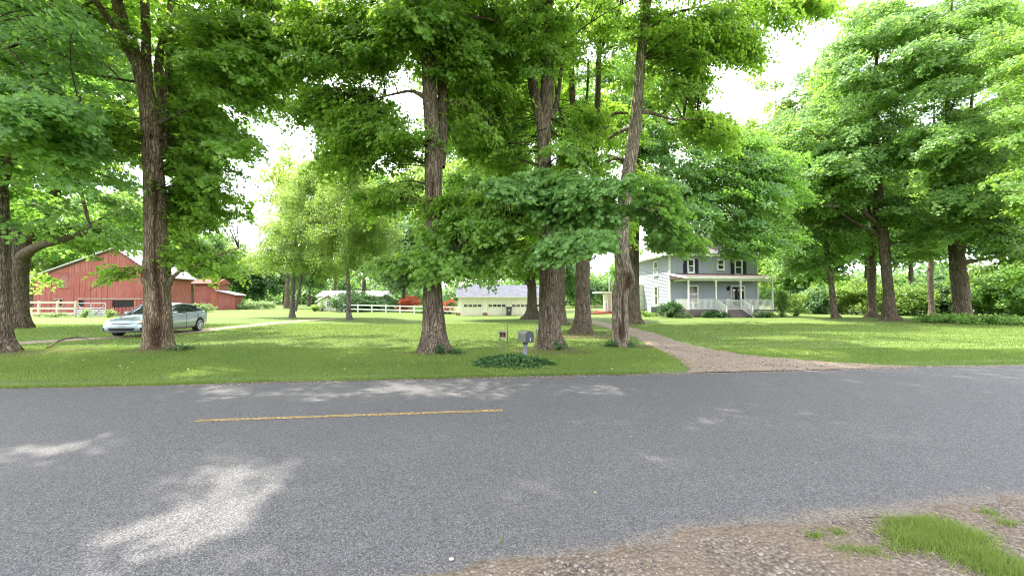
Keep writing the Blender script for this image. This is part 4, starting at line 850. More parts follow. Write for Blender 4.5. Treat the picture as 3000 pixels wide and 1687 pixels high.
# ------------------------------------------------------------------ buildings
class Frame:
    """a local frame on the ground: x along the front, y into the building, z up from its ground"""
    def __init__(s, px, py, d, rz):
        s.o = at(px, py, d); s.o.z = gz(s.o.x, s.o.y); s.rz = rz; s.c, s.s = math.cos(rz), math.sin(rz)
    def at(s, px, py, yl=0.0):                           # photo pixel -> (x, z) on the plane y = yl
        r = ray(px, py); nx_, ny_ = -s.s, s.c; ox, oy = s.o.x + nx_ * yl, s.o.y + ny_ * yl
        k = (ox * nx_ + oy * ny_) / (r.x * nx_ + r.y * ny_); X, Y, Z = r.x * k, r.y * k, EYE + r.z * k
        return (X - ox) * s.c + (Y - oy) * s.s, Z - s.o.z
    def side(s, px, py, xl=0.0):                         # photo pixel -> (y, z) on the plane x = xl
        r = ray(px, py); nx_, ny_ = s.c, s.s; ox, oy = s.o.x + nx_ * xl, s.o.y + ny_ * xl
        k = (ox * nx_ + oy * ny_) / (r.x * nx_ + r.y * ny_); X, Y, Z = r.x * k, r.y * k, EYE + r.z * k
        return -(X - ox) * s.s + (Y - oy) * s.c, Z - s.o.z
def lap(parent, L, n, h, z0, mat, loc=(0, 0), rz=0, name='siding_board', t=.034):
    """n lapped boards of length L stacked from z0; outer face towards local -y"""
    m = MB(); m.add([(0, -.004, 0), (L, -.004, 0), (L, .03, 0), (0, .03, 0), (0, -t, 0), (L, -t, 0), (0, -.004, h + .01), (L, -.004, h + .01), (0, .03, h + .01), (L, .03, h + .01)],
                    [(4, 5, 7, 6), (4, 0, 1, 5), (0, 3, 2, 1), (3, 8, 9, 2), (6, 7, 9, 8), (4, 6, 8, 3, 0), (1, 2, 9, 7, 5)])
    f = m.build(name, mat, parent); f.location = (loc[0], loc[1], z0); f.rotation_euler = (0, 0, rz)
    for q in range(1, n): again(f, (loc[0], loc[1], z0 + q * h), parent)
def window(parent, x0, x1, z0, z1, y, fw=.11, mat='white', sash=True, glass='glass', outn=-1, sill=True, axis='x', grid=None, dep=.07, name='window'):
    """frame proud of the wall; axis 'x': wall along x facing -y; axis 'y': wall along y facing -x (x0, x1 are then y)"""
    def bx(m, a0, a1, d0, d1, c0, c1):
        if axis == 'x': m.box(a0, a1, y + outn * d1, y + outn * d0, c0, c1) if outn < 0 else m.box(a0, a1, y + d0, y + d1, c0, c1)
        else: m.box(y - d1, y - d0, a0, a1, c0, c1)
    m = MB(); bx(m, x0 - fw, x0, 0, dep, z0 - fw, z1 + fw); bx(m, x1, x1 + fw, 0, dep, z0 - fw, z1 + fw); bx(m, x0, x1, 0, dep, z1, z1 + fw); bx(m, x0, x1, 0, dep - .005, z0 - fw, z0)
    f = m.build(name, M[mat], parent)
    zm = (z0 + z1) / 2; s = .045
    if grid:
        nx_, nz_ = grid; w = (x1 - x0) / nx_; h = (z1 - z0) / nz_
        mm = MB(); bx(mm, x0 + .015, x0 + w - .015, .02, .035, z0 + .015, z0 + h - .015); p0 = mm.build('pane', M[glass], f)
        for i in range(nx_):
            for k in range(nz_):
                if i or k: again(p0, (i * w, 0, k * h) if axis == 'x' else (0, i * w, k * h), f)
        mb = MB()
        for i in range(1, nx_): bx(mb, x0 + w * i - .015, x0 + w * i + .015, .01, .045, z0, z1)
        for k in range(1, nz_): bx(mb, x0, x1, .01, .042, z0 + h * k - .015, z0 + h * k + .015)
        mb.build('glazing_bar', M[mat], f)
    elif sash:
        for a, b, dd in ((z0, zm - s / 2, .018), (zm + s / 2, z1, .03)):
            mm = MB(); bx(mm, x0 + s, x1 - s, dd - .012, dd, a + s * .7, b - s * .4); mm.build('pane', M[glass], f)
            mm = MB(); bx(mm, x0, x0 + s, .005, dd + .012, a, b); bx(mm, x1 - s, x1, .005, dd + .012, a, b); bx(mm, x0 + s, x1 - s, .005, dd + .012, a, a + s * .7); bx(mm, x0 + s, x1 - s, .005, dd + .012, b - s * .4, b); mm.build('sash', M[mat], f)
        mm = MB(); bx(mm, x0, x1, .01, .05, zm - s / 2, zm + s / 2); mm.build('meeting_rail', M[mat], f)
    else:
        mm = MB(); bx(mm, x0, x1, .004, .02, z0, z1); mm.build('pane', M[glass], f)
    if sill:
        mm = MB(); bx(mm, x0 - fw - .03, x1 + fw + .03, 0, dep + .05, z0 - fw - .035, z0 - fw - .003); mm.build('sill', M[mat], f)
    return f

# ---- the blue-grey house
HR = R(8); HF = Frame(1964, 930, 38, HR); HW, HD = 9.4, 9.6
house = thing('farmhouse', 'two-storey blue-grey house with navy shutters and a white railed front porch', 'house', HF.o, HR)
z_sid = .62; z_eave = HF.at(1964, 751)[1]; p_w = 2.5
nb = 36; hb = (z_eave - z_sid) / nb
MB().box(.05, HW - .05, .05, HD - .05, z_sid, z_eave).build('inner_wall', M['siding'], house)
MB().box(.02, HW - .02, .02, HD - .02, -.3, z_sid).build('foundation', M['stone'], house)
lap(house, HW, nb, hb, z_sid, M['siding'])
lap(house, HD, nb, hb, z_sid, M['siding'], (0, HD), R(-90))
lap(house, HD, nb, hb, z_sid, M['siding'], (HW, 0), R(90))
m = MB().box(-.06, .075, -.05, .02, z_sid - .02, z_eave + .03); m.build('corner_board', M['white'], house)
MB().box(-.052, -.002, .025, .11, z_sid - .02, z_eave + .03).build('corner_board', M['white'], house)
MB().box(HW - .075, HW + .06, -.05, .02, z_sid - .02, z_eave + .03).build('corner_board', M['white'], house)
ov = .62; zr = z_eave + .26; AP = 2.9
def hip(name, x0, x1, y0, y1, z, h, mat, parent, ridge=1.2):
    mx, my = (x0 + x1) / 2, (y0 + y1) / 2; m = MB()
    m.add([(x0, y0, z), (x1, y0, z), (x1, y1, z), (x0, y1, z), (mx - ridge, my, z + h), (mx + ridge, my, z + h)], [(0, 1, 5, 4), (1, 2, 5), (2, 3, 4, 5), (3, 0, 4), (3, 2, 1, 0)])
    return m.build(name, mat, parent)
hip('roof', -ov, HW + ov, -ov, HD + ov, zr, AP, M['roof'], house)
m = MB(); m.box(-ov - .012, HW + ov + .012, -ov - .03, -ov + .1, zr - .22, zr + .02); m.box(-ov - .03, -ov + .1, -ov + .1, HD + ov, zr - .22, zr + .018); m.box(HW + ov - .1, HW + ov + .03, -ov + .1, HD + ov, zr - .22, zr + .018)
m.build('fascia', M['trim'], house)
MB().box(-ov + .1, HW + ov - .1, -ov + .1, HD + ov - .1, z_eave + .035, z_eave + .06).build('soffit', M['trim'], house)
# dormer and vent pipe
dx0, dz0 = HF.at(2072, 729, 1.2); dx1, _ = HF.at(2100, 724, 1.2); dzt = dz0 + 1.25
dm = MB().box(dx0 - .1, dx1 + .1, 1.25, 4.2, dz0 - .3, dzt).build('dormer', M['siding'], house)
window(dm, dx0 + .18, dx1 - .18, dz0 + .12, dzt - .22, 1.25, .1)
MB().add([(dx0 - .45, .85, dzt), (dx1 + .45, .85, dzt), (dx1 + .45, 4.6, dzt), (dx0 - .45, 4.6, dzt), ((dx0 + dx1) / 2, 1.6, dzt + .85), ((dx0 + dx1) / 2, 4.6, dzt + .85)],
         [(0, 1, 4), (1, 2, 5, 4), (3, 0, 4, 5), (2, 3, 5), (3, 2, 1, 0)]).build('dormer_roof', M['roof'], dm)
vx, vz = HF.at(2106, 732, .8); MB().cyl((vx, .9, vz - .4), (vx, .9, vz + .25), .07).build('vent_pipe', M['black'], house)
Zm = .2484
def fw_(X0, X1, Y0, Y1, yl=0): 
    a = HF.at(1800 + X0 * Zm, 640 + Y1 * Zm, yl); b = HF.at(1800 + X1 * Zm, 640 + Y0 * Zm, yl); return a[0], b[0], a[1], b[1]
for X0, X1, Y0, Y1, sh in ((868, 928, 492, 632, 1), (1218, 1282, 492, 598, 0), (1426, 1494, 500, 652, 1)):
    x0, x1, z0, z1 = fw_(X0, X1, Y0, Y1); w = window(house, x0, x1, z0, z1, -.02)
    if sh:
        for q, (a, b) in enumerate(((x0 - .12 - .40, x0 - .13), (x1 + .13, x1 + .12 + .40))):
            s_ = MB().box(a, b, -.065, -.02, z0 - .12, z1 + .14); n_ = 16; hh = (z1 - z0 + .1) / n_
            for k_ in range(n_): s_.add([(a + .04, -.066, z0 - .06 + k_ * hh), (b - .04, -.066, z0 - .06 + k_ * hh), (b - .04, -.082, z0 - .04 + k_ * hh), (a + .04, -.082, z0 - .04 + k_ * hh), (b - .04, -.066, z0 - .06 + (k_ + .9) * hh), (a + .04, -.066, z0 - .06 + (k_ + .9) * hh)], [(0, 1, 2, 3), (3, 2, 4, 5)])
            s_.build('shutter', M['shutter'], house)
# ground-floor window and door under the porch
x0, x1, z0, z1 = fw_(862, 985, 802, 930); window(house, x0 + .1, x1 - .1, z0 - .45, z1, -.02, .12, glass='glass_blind')
x0, x1, z0, z1 = fw_(1388, 1522, 806, 1050)
dw = MB(); dw.box(x0 - .12, x0, -.09, -.02, .98, z1 + .12); dw.box(x1, x1 + .12, -.09, -.02, .98, z1 + .12); dw.box(x0, x1, -.09, -.02, z1, z1 + .12)
dr_ = dw.build('door', M['trim'], house); mid = x0 + (x1 - x0) * .42
MB().box(x0 + .01, mid - .02, -.05, -.025, 1.0, z1 - .01).build('sidelight', M['dark'], dr_); MB().box(mid + .02, x1 - .01, -.06, -.025, 1.0, z1 - .01).build('door_leaf', M['black'], dr_)
for k_ in range(4):
    a = mid + .12 + k_ * .16; MB().box(a, a + .11, -.068, -.061, z1 - .42, z1 - .22).build('pane', M['lens'], dr_)
for a in (mid + .26, mid + .40): MB().box(a, a + .05, -.068, -.061, z1 - 1.25, z1 - .5).build('pane', M['lens'], dr_)
for a in (x0 + .08, x0 + .24): MB().box(a, a + .10, -.058, -.051, z1 - .42, z1 - .25).build('pane', M['lens'], dr_)
MB().box(x0 + .16, x0 + .22, -.058, -.051, z1 - 1.5, z1 - .5).build('pane', M['lens'], dr_)
MB().cyl((mid + .1, -.12, 1.9), (mid + .1, -.06, 1.9), .03).build('door_handle', M['steel'], dr_)
# side windows (left wall)
for px0, px1, py0, py1 in ((1918.5, 1927, 767, 804), (1919.5, 1929, 841, 893), (1873.5, 1880.5, 848, 867)):
    ya, zb = HF.side(px1, py1); yb, _ = HF.side(px0, py1); _, zt = HF.side(px1, py0)
    window(house, ya, yb, zb, zt, -.02, .11, axis='y', glass='glass_blind')
yb_, zb_ = HF.side(1928, 900); bxo = MB().box(-.34, -.06, yb_ - .1, yb_ + 1.1, zb_ - .05, zb_ + .2).build('window_box', M['white_old'], house)
# wall lantern, left of the door
lx, lz = HF.at(2131, 845); lan = MB(); lan.box(lx - .09, lx + .09, -.05, -.02, lz - .2, lz + .1); lan.cyl((lx, -.22, lz - .22), (lx, -.22, lz + .12), .08, .12, 6); lan.cyl((lx, -.22, lz + .12), (lx, -.22, lz + .26), .15, .02, 6); lan.bar((lx, -.02, lz + .05), (lx, -.22, lz + .15), .03)
lan.build('wall_lantern', M['black'], house)
# ---- porch
px0_, px1_ = .35, 8.95; pz = HF.at(2022, 907, -p_w)[1]; DZ = pz
pr = MB().box(px0_, px1_, -p_w, -.03, DZ - .16, DZ).build('porch_floor', M['porch'], house)
for k_ in range(3):
    MB().box(px0_ + .02, 3.12, -p_w + .02, -p_w + .05, DZ - .17 - (k_ + 1) * .27, DZ - .17 - k_ * .27 - .012).build('skirt_board', M['porch'], house)
    MB().box(5.62, px1_ - .02, -p_w + .02, -p_w + .05, DZ - .17 - (k_ + 1) * .27, DZ - .17 - k_ * .27 - .012).build('skirt_board', M['porch'], house)
    MB().box(px0_ + .02, px0_ + .05, -p_w + .06, -.05, DZ - .17 - (k_ + 1) * .27, DZ - .17 - k_ * .27 - .012).build('skirt_board', M['porch'], house)
zpr = HF.at(2022, 818, -p_w)[1]                              # underside of the porch fascia
posts = [px0_ + .06, 3.12, 5.62, px1_ - .06]
for x in posts:
    p = MB().box(x - .055, x + .055, -p_w + .02, -p_w + .13, DZ, zpr - .12); p.box(x - .08, x + .08, -p_w - .005, -p_w + .155, DZ, DZ + .12); p.box(x - .08, x + .08, -p_w - .005, -p_w + .155, zpr - .22, zpr - .12); p.build('porch_post', M['white'], house)
MB().box(px0_ - .02, px1_ + .02, -p_w + .02, -p_w + .14, zpr - .12, zpr + .10).build('porch_beam', M['trim'], house)
MB().box(px0_ - .02, px0_ + .1, -p_w + .14, -.03, zpr - .12, zpr + .10).build('porch_beam', M['trim'], house)
MB().box(px1_ - .1, px1_ + .02, -p_w + .14, -.03, zpr - .12, zpr + .10).build('porch_beam', M['trim'], house)
ex = .42
MB().add([(px0_ - ex, -p_w - ex, zpr + .22), (px1_ + ex, -p_w - ex, zpr + .22), (px1_ + ex, -.02, zpr + .72), (px0_ - ex, -.02, zpr + .72), (px0_ - ex, -p_w - ex, zpr + .10), (px1_ + ex, -p_w - ex, zpr + .10), (px1_ + ex, -.02, zpr + .10), (px0_ - ex, -.02, zpr + .10)],
         [(0, 1, 2, 3), (4, 7, 6, 5), (1, 5, 6, 2), (0, 3, 7, 4), (0, 4, 5, 1), (2, 6, 7, 3)]).build('porch_roof', M['roof_porch'], house)
m = MB().box(px0_ - ex - .02, px1_ + ex + .02, -p_w - ex - .03, -p_w - ex - .002, zpr + .05, zpr + .235)
m.add([(px0_ - ex - .03, -p_w - ex, zpr + .05), (px0_ - ex - .002, -p_w - ex, zpr + .05), (px0_ - ex - .002, -.02, zpr + .53), (px0_ - ex - .03, -.02, zpr + .53), (px0_ - ex - .03, -p_w - ex, zpr + .235), (px0_ - ex - .002, -p_w - ex, zpr + .235), (px0_ - ex - .002, -.02, zpr + .735), (px0_ - ex - .03, -.02, zpr + .735)],
      [(0, 1, 2, 3), (4, 7, 6, 5), (0, 4, 5, 1), (3, 2, 6, 7), (0, 3, 7, 4), (1, 5, 6, 2)])
m.build('porch_fascia', M['white'], house)
RH = .92
balu = MB().box(-.019, .019, -.019, .019, 0, RH - .14).build('baluster', M['white'], house); first = [True]
def railing(a, b, n, za=0, zb=0):
    a = Vector(a); b = Vector(b)
    for k_ in range(n):
        t_ = (k_ + .5) / n; p = a.lerp(b, t_); p.z += za * (1 - t_) + zb * t_ + .08
        if first[0]: balu.location = p; first[0] = False
        else: again(balu, p, house)
    m = MB(); m.bar(a + Vector((0, 0, RH + za)), b + Vector((0, 0, RH + zb)), .085, .05); m.build('hand_rail', M['white'], house)
    m = MB(); m.bar(a + Vector((0, 0, .08 + za)), b + Vector((0, 0, .08 + zb)), .05, .05); m.build('bottom_rail', M['white'], house)
yf = -p_w + .075
railing((posts[0] + .06, yf, DZ), (posts[1] - .06, yf, DZ), 22); railing((posts[2] + .06, yf, DZ), (posts[3] - .06, yf, DZ), 26)
railing((posts[0], -.08, DZ), (posts[0], yf - .06, DZ), 17); railing((posts[3], -.08, DZ), (posts[3], yf - .06, DZ), 17)
sl = 1.25
for x in (posts[1] - .02, posts[2] + .02):
    a = Vector((x, yf - .06, DZ)); b = Vector((x, -p_w - sl, DZ - .62)); railing(a, b, 9)
    m = MB().box(x - .055, x + .055, b.y - .11, b.y, -.2, DZ - .62 + RH + .04); m.box(x - .08, x + .08, b.y - .135, b.y + .025, DZ - .62 + RH + .04, DZ - .62 + RH + .09); m.build('newel_post', M['white'], house)
for k_ in range(5):
    z = DZ - (k_ + 1) * DZ / 6; y1 = -p_w - k_ * .26
    MB().box(posts[1] + .06, posts[2] - .06, y1 - .29, y1, z - .04, z).build('tread', M['porch'], house)
    MB().box(posts[1] + .07, posts[2] - .07, y1 - .25, y1 - .23, z - DZ / 6, z - .04).build('riser', M['porch'], house)
# lattice gate across the head of the steps
lt_ = MB(); x0, x1 = posts[1] + .06, posts[2] - .06; h = .80; st = .135; zz = DZ + .02
q = x0 - h
while q < x1:
    for sgn in (1, -1):
        a0, a1 = (q, q + h) if sgn > 0 else (q + h, q); za, zb = zz, zz + h
        if sgn > 0: s0 = max(0, (x0 - q) / h); s1 = min(1, (x1 - q) / h)
        else: s0 = max(0, (q + h - x1) / h); s1 = min(1, (q + h - x0) / h)
        if s1 - s0 > .05:
            A = (a0 + (a1 - a0) * s0, -p_w + .02 + .012 * (sgn > 0), za + h * s0); B = (a0 + (a1 - a0) * s1, -p_w + .02 + .012 * (sgn > 0), za + h * s1); lt_.bar(A, B, .012, .035, (0, 1, 0))
    q += st
lt_.box(x0, x1, -p_w + .0, -p_w + .045, zz - .03, zz + .02); lt_.box(x0, x1, -p_w + .0, -p_w + .045, zz + h, zz + h + .05)
tag(lt_.build('lattice_gate', M['white'], house), kind='stuff')
# back wing with its small porch, seen left of the trunk
MB().box(-.0 - 1.4, -.01, 5.4, HD, .5, 3.3).build('back_wing', M['white_old'], house)
bp = Frame(1764, 921, 47, HR)
bpo = thing('back_porch', 'small flat-roofed back porch with brown railings and red steps left of the house', 'porch', bp.o, HR)
x1_ = 2.6; zt = bp.at(1764, 858)[1]
MB().box(-.15, x1_, -.3, 3.0, zt, zt + .16).build('roof', M['white_old'], bpo); MB().box(.05, x1_, .0, 3.0, .0, .28).build('deck', M['step_red'], bpo)
for x in (.35, 1.15): MB().box(x, x + .1, .0, .1, .28, zt).build('post', M['white_old'], bpo)
MB().box(1.3, x1_, 1.4, 3.0, .28, zt).build('wall', M['white'], bpo)
for q in range(3): MB().box(.1 + q * .06, .9, -.3 * (q + 1), -.3 * q - .004, 0, .24 - q * .07).build('step', M['step_red'], bpo)
for x, h_ in ((-1.6, 1.1), (-.9, 1.2), (.3, 1.3)): MB().box(x, x + .08, -.6, -.52, -.05, h_).build('rail_post', M['wood'], bpo)
MB().bar((-1.6, -.56, .75), (.35, -.56, 1.25), .05).build('hand_rail', M['wood'], bpo)
pl = bp.at(1700, 925, -2)[0]; bw = MB().box(pl, -.3, -2.2, -2.0, -.05, .18)
tag(bw.build('brick_edging', M['brick'], bpo))
fp = at(1785, 918, 60); z = gz(fp.x, fp.y); zt = at(1785, 760, 60).z
o = thing('flagpole', 'thin white pole rising beyond the back porch', 'pole', (fp.x, fp.y, z)); MB().cyl((0, 0, 0), (0, 0, zt - z), .07, .04, 10).build('pole', M['white'], o); MB().cyl((0, 0, zt - z), (0, 0, zt - z + .12), .07, .07, 8).build('finial', M['white'], o)
# chair on the porch, AC box beside the wall
cx_, cz_ = HF.at(2138, 888, -.7); P = Vector((HF.o.x + cx_ * HF.c + .7 * HF.s, HF.o.y + cx_ * HF.s - .7 * HF.c, HF.o.z + DZ))
o = thing('porch_chair', 'cream plastic chair on the porch left of the front door', 'chair', P, HR)
MB().box(-.25, .25, -.25, .22, .40, .45).build('seat', M['white_old'], o); MB().box(-.25, .25, .20, .25, .45, 1.0).build('backrest', M['white_old'], o)
for x, y in ((-.22, -.22), (.22, -.22), (-.22, .2), (.22, .2)): MB().box(x - .02, x + .02, y - .02, y + .02, 0, .40).build('leg', M['white_old'], o)
yb_, _ = HF.side(1912, 910, -1.0); P = Vector((HF.o.x - 1.0 * HF.c - yb_ * HF.s, HF.o.y - 1.0 * HF.s + yb_ * HF.c, 0)); P.z = gz(P.x, P.y)
o = thing('air_conditioner', 'grey air conditioning unit beside the left wall of the house', 'air conditioner', P, HR)
MB().box(-.38, .38, -.38, .38, 0, .92).build('casing', M['steel'], o, bevel=.02); MB().cyl((0, 0, .92), (0, 0, .95), .3, .3, 20).build('fan_grille', M['black'], o)
for k_ in range(9): MB().box(-.34, .34, -.395, -.384, .08 + k_ * .09, .13 + k_ * .09).build('louvre', M['black'], o)

# ---- three-bay garage
GF = Frame(1342, 925, 45, R(6.5)); GW = 11.6; gd = 7.0
gar = thing('garage', 'long low cream garage with grey shingle roof and windowed overhead doors', 'garage', GF.o, R(6.5))
ze = GF.at(1342, 870)[1]; zr_ = GF.at(1345, 834, gd / 2)[1]
MB().box(.04, GW - .04, .05, gd, 0, ze).build('inner_wall', M['garage'], gar)
drs = []
for px0, px1 in ((1356, 1413.5), (1428, 1483.8), (1497, 1552), (1566, 1620)):
    drs.append((GF.at(px0, 900)[0], GF.at(px1, 900)[0]))
dz1 = GF.at(1380, 879)[1]; hb = .17; n_ = int(ze / hb)
gaps = [(0, drs[0][0])] + [(drs[q][1], drs[q + 1][0]) for q in range(3)] + [(drs[3][1], GW)]
for a, b in gaps: lap(gar, b - a - .04, n_, ze / n_, 0, M['garage'], (a + .02, .0), name='siding_board')
MB().box(0, GW, -.03, .04, dz1, ze).build('header_board', M['garage'], gar)
for a, b in drs:
    s_h = (dz1 - .04) / 4; d_ = MB().box(a - .02, a + .03, -.05, .03, 0, dz1); d_.box(b - .03, b + .02, -.05, .03, 0, dz1); dd_ = d_.build('garage_door', M['white'], gar)
    for k_ in range(4):
        MB().box(a + .035, b - .035, .0, .035, .03 + k_ * s_h + .008, .03 + (k_ + 1) * s_h - .008).build('door_panel', M['garage'], dd_)
    w_ = (b - a - .16) / 4; zc = .03 + 2 * s_h + .1
    for k_ in range(4):
        xx = a + .08 + k_ * w_; MB().box(xx + .05, xx + w_ - .05, -.012, -.002, zc, zc + s_h - .16).build('pane', M['glass'], dd_)
MB().add([(-.25, -.35, ze + .02), (GW + .25, -.35, ze + .02), (GW + .25, gd / 2, zr_), (-.25, gd / 2, zr_), (GW + .25, gd + .35, ze + .02), (-.25, gd + .35, ze + .02), (-.25, -.35, ze - .06), (GW + .25, -.35, ze - .06), (GW + .25, gd + .35, ze - .06), (-.25, gd + .35, ze - .06)],
         [(0, 1, 2, 3), (3, 2, 4, 5), (6, 9, 8, 7), (0, 6, 7, 1), (5, 4, 8, 9), (1, 7, 8, 4, 2), (0, 3, 5, 9, 6)]).build('roof', M['roof_garage'], gar)
MB().box(-.27, GW + .27, -.39, -.352, ze - .08, ze + .035).build('gutter', M['white'], gar)
for a in (drs[0][0] - .55, (drs[0][1] + drs[1][0]) / 2):
    for i in range(3):
        for k_ in range(3):
            MB().box(a - .26 + i * .18 + (.06 if k_ % 2 else 0), a - .10 + i * .18 + (.06 if k_ % 2 else 0), -.05, -.026, .0 + k_ * .11, .1 + k_ * .11).build('brick', M['brick'], gar)
bb = GF.at(1491, 928, -.7); P = Vector((GF.o.x + bb[0] * GF.c + .7 * GF.s, GF.o.y + bb[0] * GF.s - .7 * GF.c, 0)); P.z = gz(P.x, P.y)
o = thing('wheelie_bin', 'dark grey wheeled rubbish bin between two garage doors', 'bin', P, R(6.5))
MB().add([(-.24, -.3, .05), (.24, -.3, .05), (.24, .24, .05), (-.24, .24, .05), (-.31, -.36, 1.0), (.31, -.36, 1.0), (.31, .34, 1.0), (-.31, .34, 1.0)], [(0, 3, 2, 1), (4, 5, 6, 7), (0, 1, 5, 4), (1, 2, 6, 5), (2, 3, 7, 6), (3, 0, 4, 7)]).build('body', M['plastic'], o, bevel=.02)
MB().box(-.34, .34, -.4, .38, 1.0, 1.06).build('lid', M['plastic'], o, bevel=.015); MB().box(-.08, .09, -.355, -.335, .58, .70).build('label', M['white_old'], o)
for x in (-.25, .25): MB().cyl((x - .03, .26, .12), (x + .03, .26, .12), .12).build('wheel', M['tyre'], o)

# ---- garden shed
SF = Frame(936, 918, 55, R(5)); sw = SF.at(985, 918)[0]
sh = thing('garden_shed', 'small pale yellow gabled shed with a four-pane door window', 'shed', SF.o, R(5))
ze = SF.at(960, 878)[1]; xs_ = (SF.at(941, 880)[0], SF.at(984, 880)[0]); xc = SF.at(964.5, 866)[0]; zp = SF.at(964.5, 865)[1]
MB().prism([(0, 0), (xs_[1], 0), (xs_[1], ze), (xc, zp - .1), (xs_[0] - .3, ze - .15), (0, ze - .3)], .05, 2.6).build('wall', M['shed'], sh)
k_ = 0; x = .02
while x < xs_[1] - .1:
    zt = min(ze - .28 + (x * .25), ze) - .03; MB().box(x, x + .26, .01, .05, .03, zt).build('wall_board', M['shed'], sh); x += .275
for a, b in (((xs_[0] - .75, ze - .38), (xc, zp)), ((xs_[1] + .25, ze - .12), (xc, zp))):
    m = MB(); m.prism([a, b, (b[0], b[1] + .1), (a[0], a[1] + .1)] if a[0] < b[0] else [b, a, (a[0], a[1] + .1), (b[0], b[1] + .1)], -.25, 2.8); m.build('roof_slope', M['tin'], sh)
    m = MB(); m.prism([a, b, (b[0], b[1] + .12), (a[0], a[1] + .12)] if a[0] < b[0] else [b, a, (a[0], a[1] + .12), (b[0], b[1] + .12)], -.29, -.252); m.build('bargeboard', M['garage'], sh)
MB().cyl((xc, .03, zp - .42), (xc, -.02, zp - .42), .15, .15, 14).build('round_vent', M['rust'], sh)
da, db = SF.at(955.5, 880)[0], SF.at(971, 880)[0]; zd = SF.at(960, 878)[1] - .05
d_ = MB().box(da, db, -.035, .008, .02, zd).build('door', M['white_old'], sh); window(d_, da + .16, db - .14, zd - .85, zd - .12, -.037, .04, grid=(2, 2), sill=False, dep=.03)
for k_ in range(3): MB().box(da + .1, db - .1, -.05, -.037, .12 + k_ * .28, .34 + k_ * .28).build('door_panel', M['shed'], d_)
# ---- long low building behind
LF = Frame(930, 912, 70, R(3)); lw = LF.at(1122, 905)[0]; zl = LF.at(940, 868)[1]; zt = LF.at(940, 851, 2.5)[1]
lb_ = thing('long_outbuilding', 'long low outbuilding with pale metal roof showing behind the hedge', 'building', LF.o, R(3))
MB().box(0, lw, 0, 6, 0, zl).build('wall', M['white_old'], lb_)
MB().add([(-.3, -.4, zl), (lw + .3, -.4, zl), (lw + .3, 3, zt), (-.3, 3, zt), (lw + .3, 6.4, zl), (-.3, 6.4, zl)], [(0, 1, 2, 3), (3, 2, 4, 5), (1, 4, 2), (0, 3, 5)]).build('roof', M['tin'], lb_)
for x in np.arange(1.2, lw - 1.2, 2.1): window(lb_, x, x + .8, zl - 1.5, zl - .5, 0, .08, sill=False)

# ---- big red barn
BF = Frame(96, 929, 44, R(3)); 
barn = thing('red_barn', 'big red gabled barn of vertical boards with shuttered loft window', 'barn', BF.o, R(3))
bw_ = BF.at(452, 925)[0]; BD = 5.3; xa, za = BF.at(96, 812); xp, zp = BF.at(343, 727); zR = za + .2
def roofline(x): return za + (zp - za) * x / xp if x < xp else zp + (zR - zp) * (x - xp) / (bw_ - xp)
MB().prism([(0, 0), (bw_, 0), (bw_, zR - .1), (xp, zp - .1), (0, za - .1)], .06, BD).build('inner_wall', M['dark'], barn)  # solid core painted near black for the shade inside the barn
MB().box(bw_ - .01, bw_ + .03, .06, BD, 0, zR - .15).build('side_wall', M['barn'], barn); MB().box(-.03, .01, .06, BD, 0, za - .15).build('side_wall', M['barn'], barn)
xb, zbelt = BF.at(200, 801); zled = BF.at(250, 875)[1]
op0, op1 = BF.at(325, 900)[0], BF.at(393, 900)[0]; opz1 = BF.at(330, 880)[1]; opz0 = BF.at(330, 899)[1]
w0, w1 = BF.at(176, 820)[0], BF.at(200, 820)[0]; wz0, wz1 = BF.at(180, 840)[1], BF.at(180, 808)[1]
s0, s1 = BF.at(162, 880)[0], BF.at(182, 880)[0]; sz0, sz1 = BF.at(170, 896)[1], BF.at(170, 878)[1]
t0, t1 = BF.at(228, 890)[0], BF.at(250, 890)[0]; tz0, tz1 = BF.at(235, 897)[1], BF.at(235, 880)[1]
x = 0.0; bwid = .30
def bboard(x0, x1, z0, z1, y0=.0, y1=.045, nm='board'):
    if z1 - z0 < .08: return
    j_ = rng.uniform(-.006, .006); jz = rng.uniform(0, .03); MB().box(x0, x1, y0 + j_, y1, z0 + jz, z1).build(nm, M['barn'], barn)
while x < bw_ - .02:
    x1 = min(x + bwid, bw_); mxx = (x + x1) / 2; top = min(roofline(x), roofline(x1)) - .05; cuts = []
    if op0 < mxx < op1: cuts.append((0, opz1))
    if w0 < mxx < w1: cuts.append((wz0, wz1))
    if s0 < mxx < s1: cuts.append((sz0, sz1))
    if t0 < mxx < t1: cuts.append((tz0, tz1))
    z = .12
    for a, b in sorted(cuts): bboard(x + .006, x1 - .006, z, a, nm='board') if a > z else None; z = b
    for a, b in ((z, zbelt - .03), (zbelt + .03, top)):
        if b > a: bboard(x + .006, x1 - .006, a, b)
    x += bwid
x = .0
while x < bw_:                                           # battens over every second joint
    if not (op0 - .1 < x < op1 + .1 or w0 - .1 < x < w1 + .1 or s0 - .1 < x < s1 + .1): bboard(x - .03, x + .03, .14, roofline(min(x, bw_ - .01)) - .12, -.028, -.008, 'batten')
    x += bwid * 2
bboard(0, bw_, zbelt - .07, zbelt + .03, -.045, -.03, 'belt_rail')
MB().bar((BF.at(228, 876)[0], -.05, zled), (BF.at(425, 876)[0], -.05, zled), .05, .12).build('ledge', M['wood'], barn)
MB().box(w0 + .02, w1 - .02, -.02, .03, wz0, wz1).build('shutter', M['stone'], barn)
for k_ in range(8): MB().box(w0 + .04, w1 - .04, -.034, -.021, wz0 + k_ * (wz1 - wz0) / 8 + .02, wz0 + (k_ + .8) * (wz1 - wz0) / 8).build('slat', M['barn'], barn)
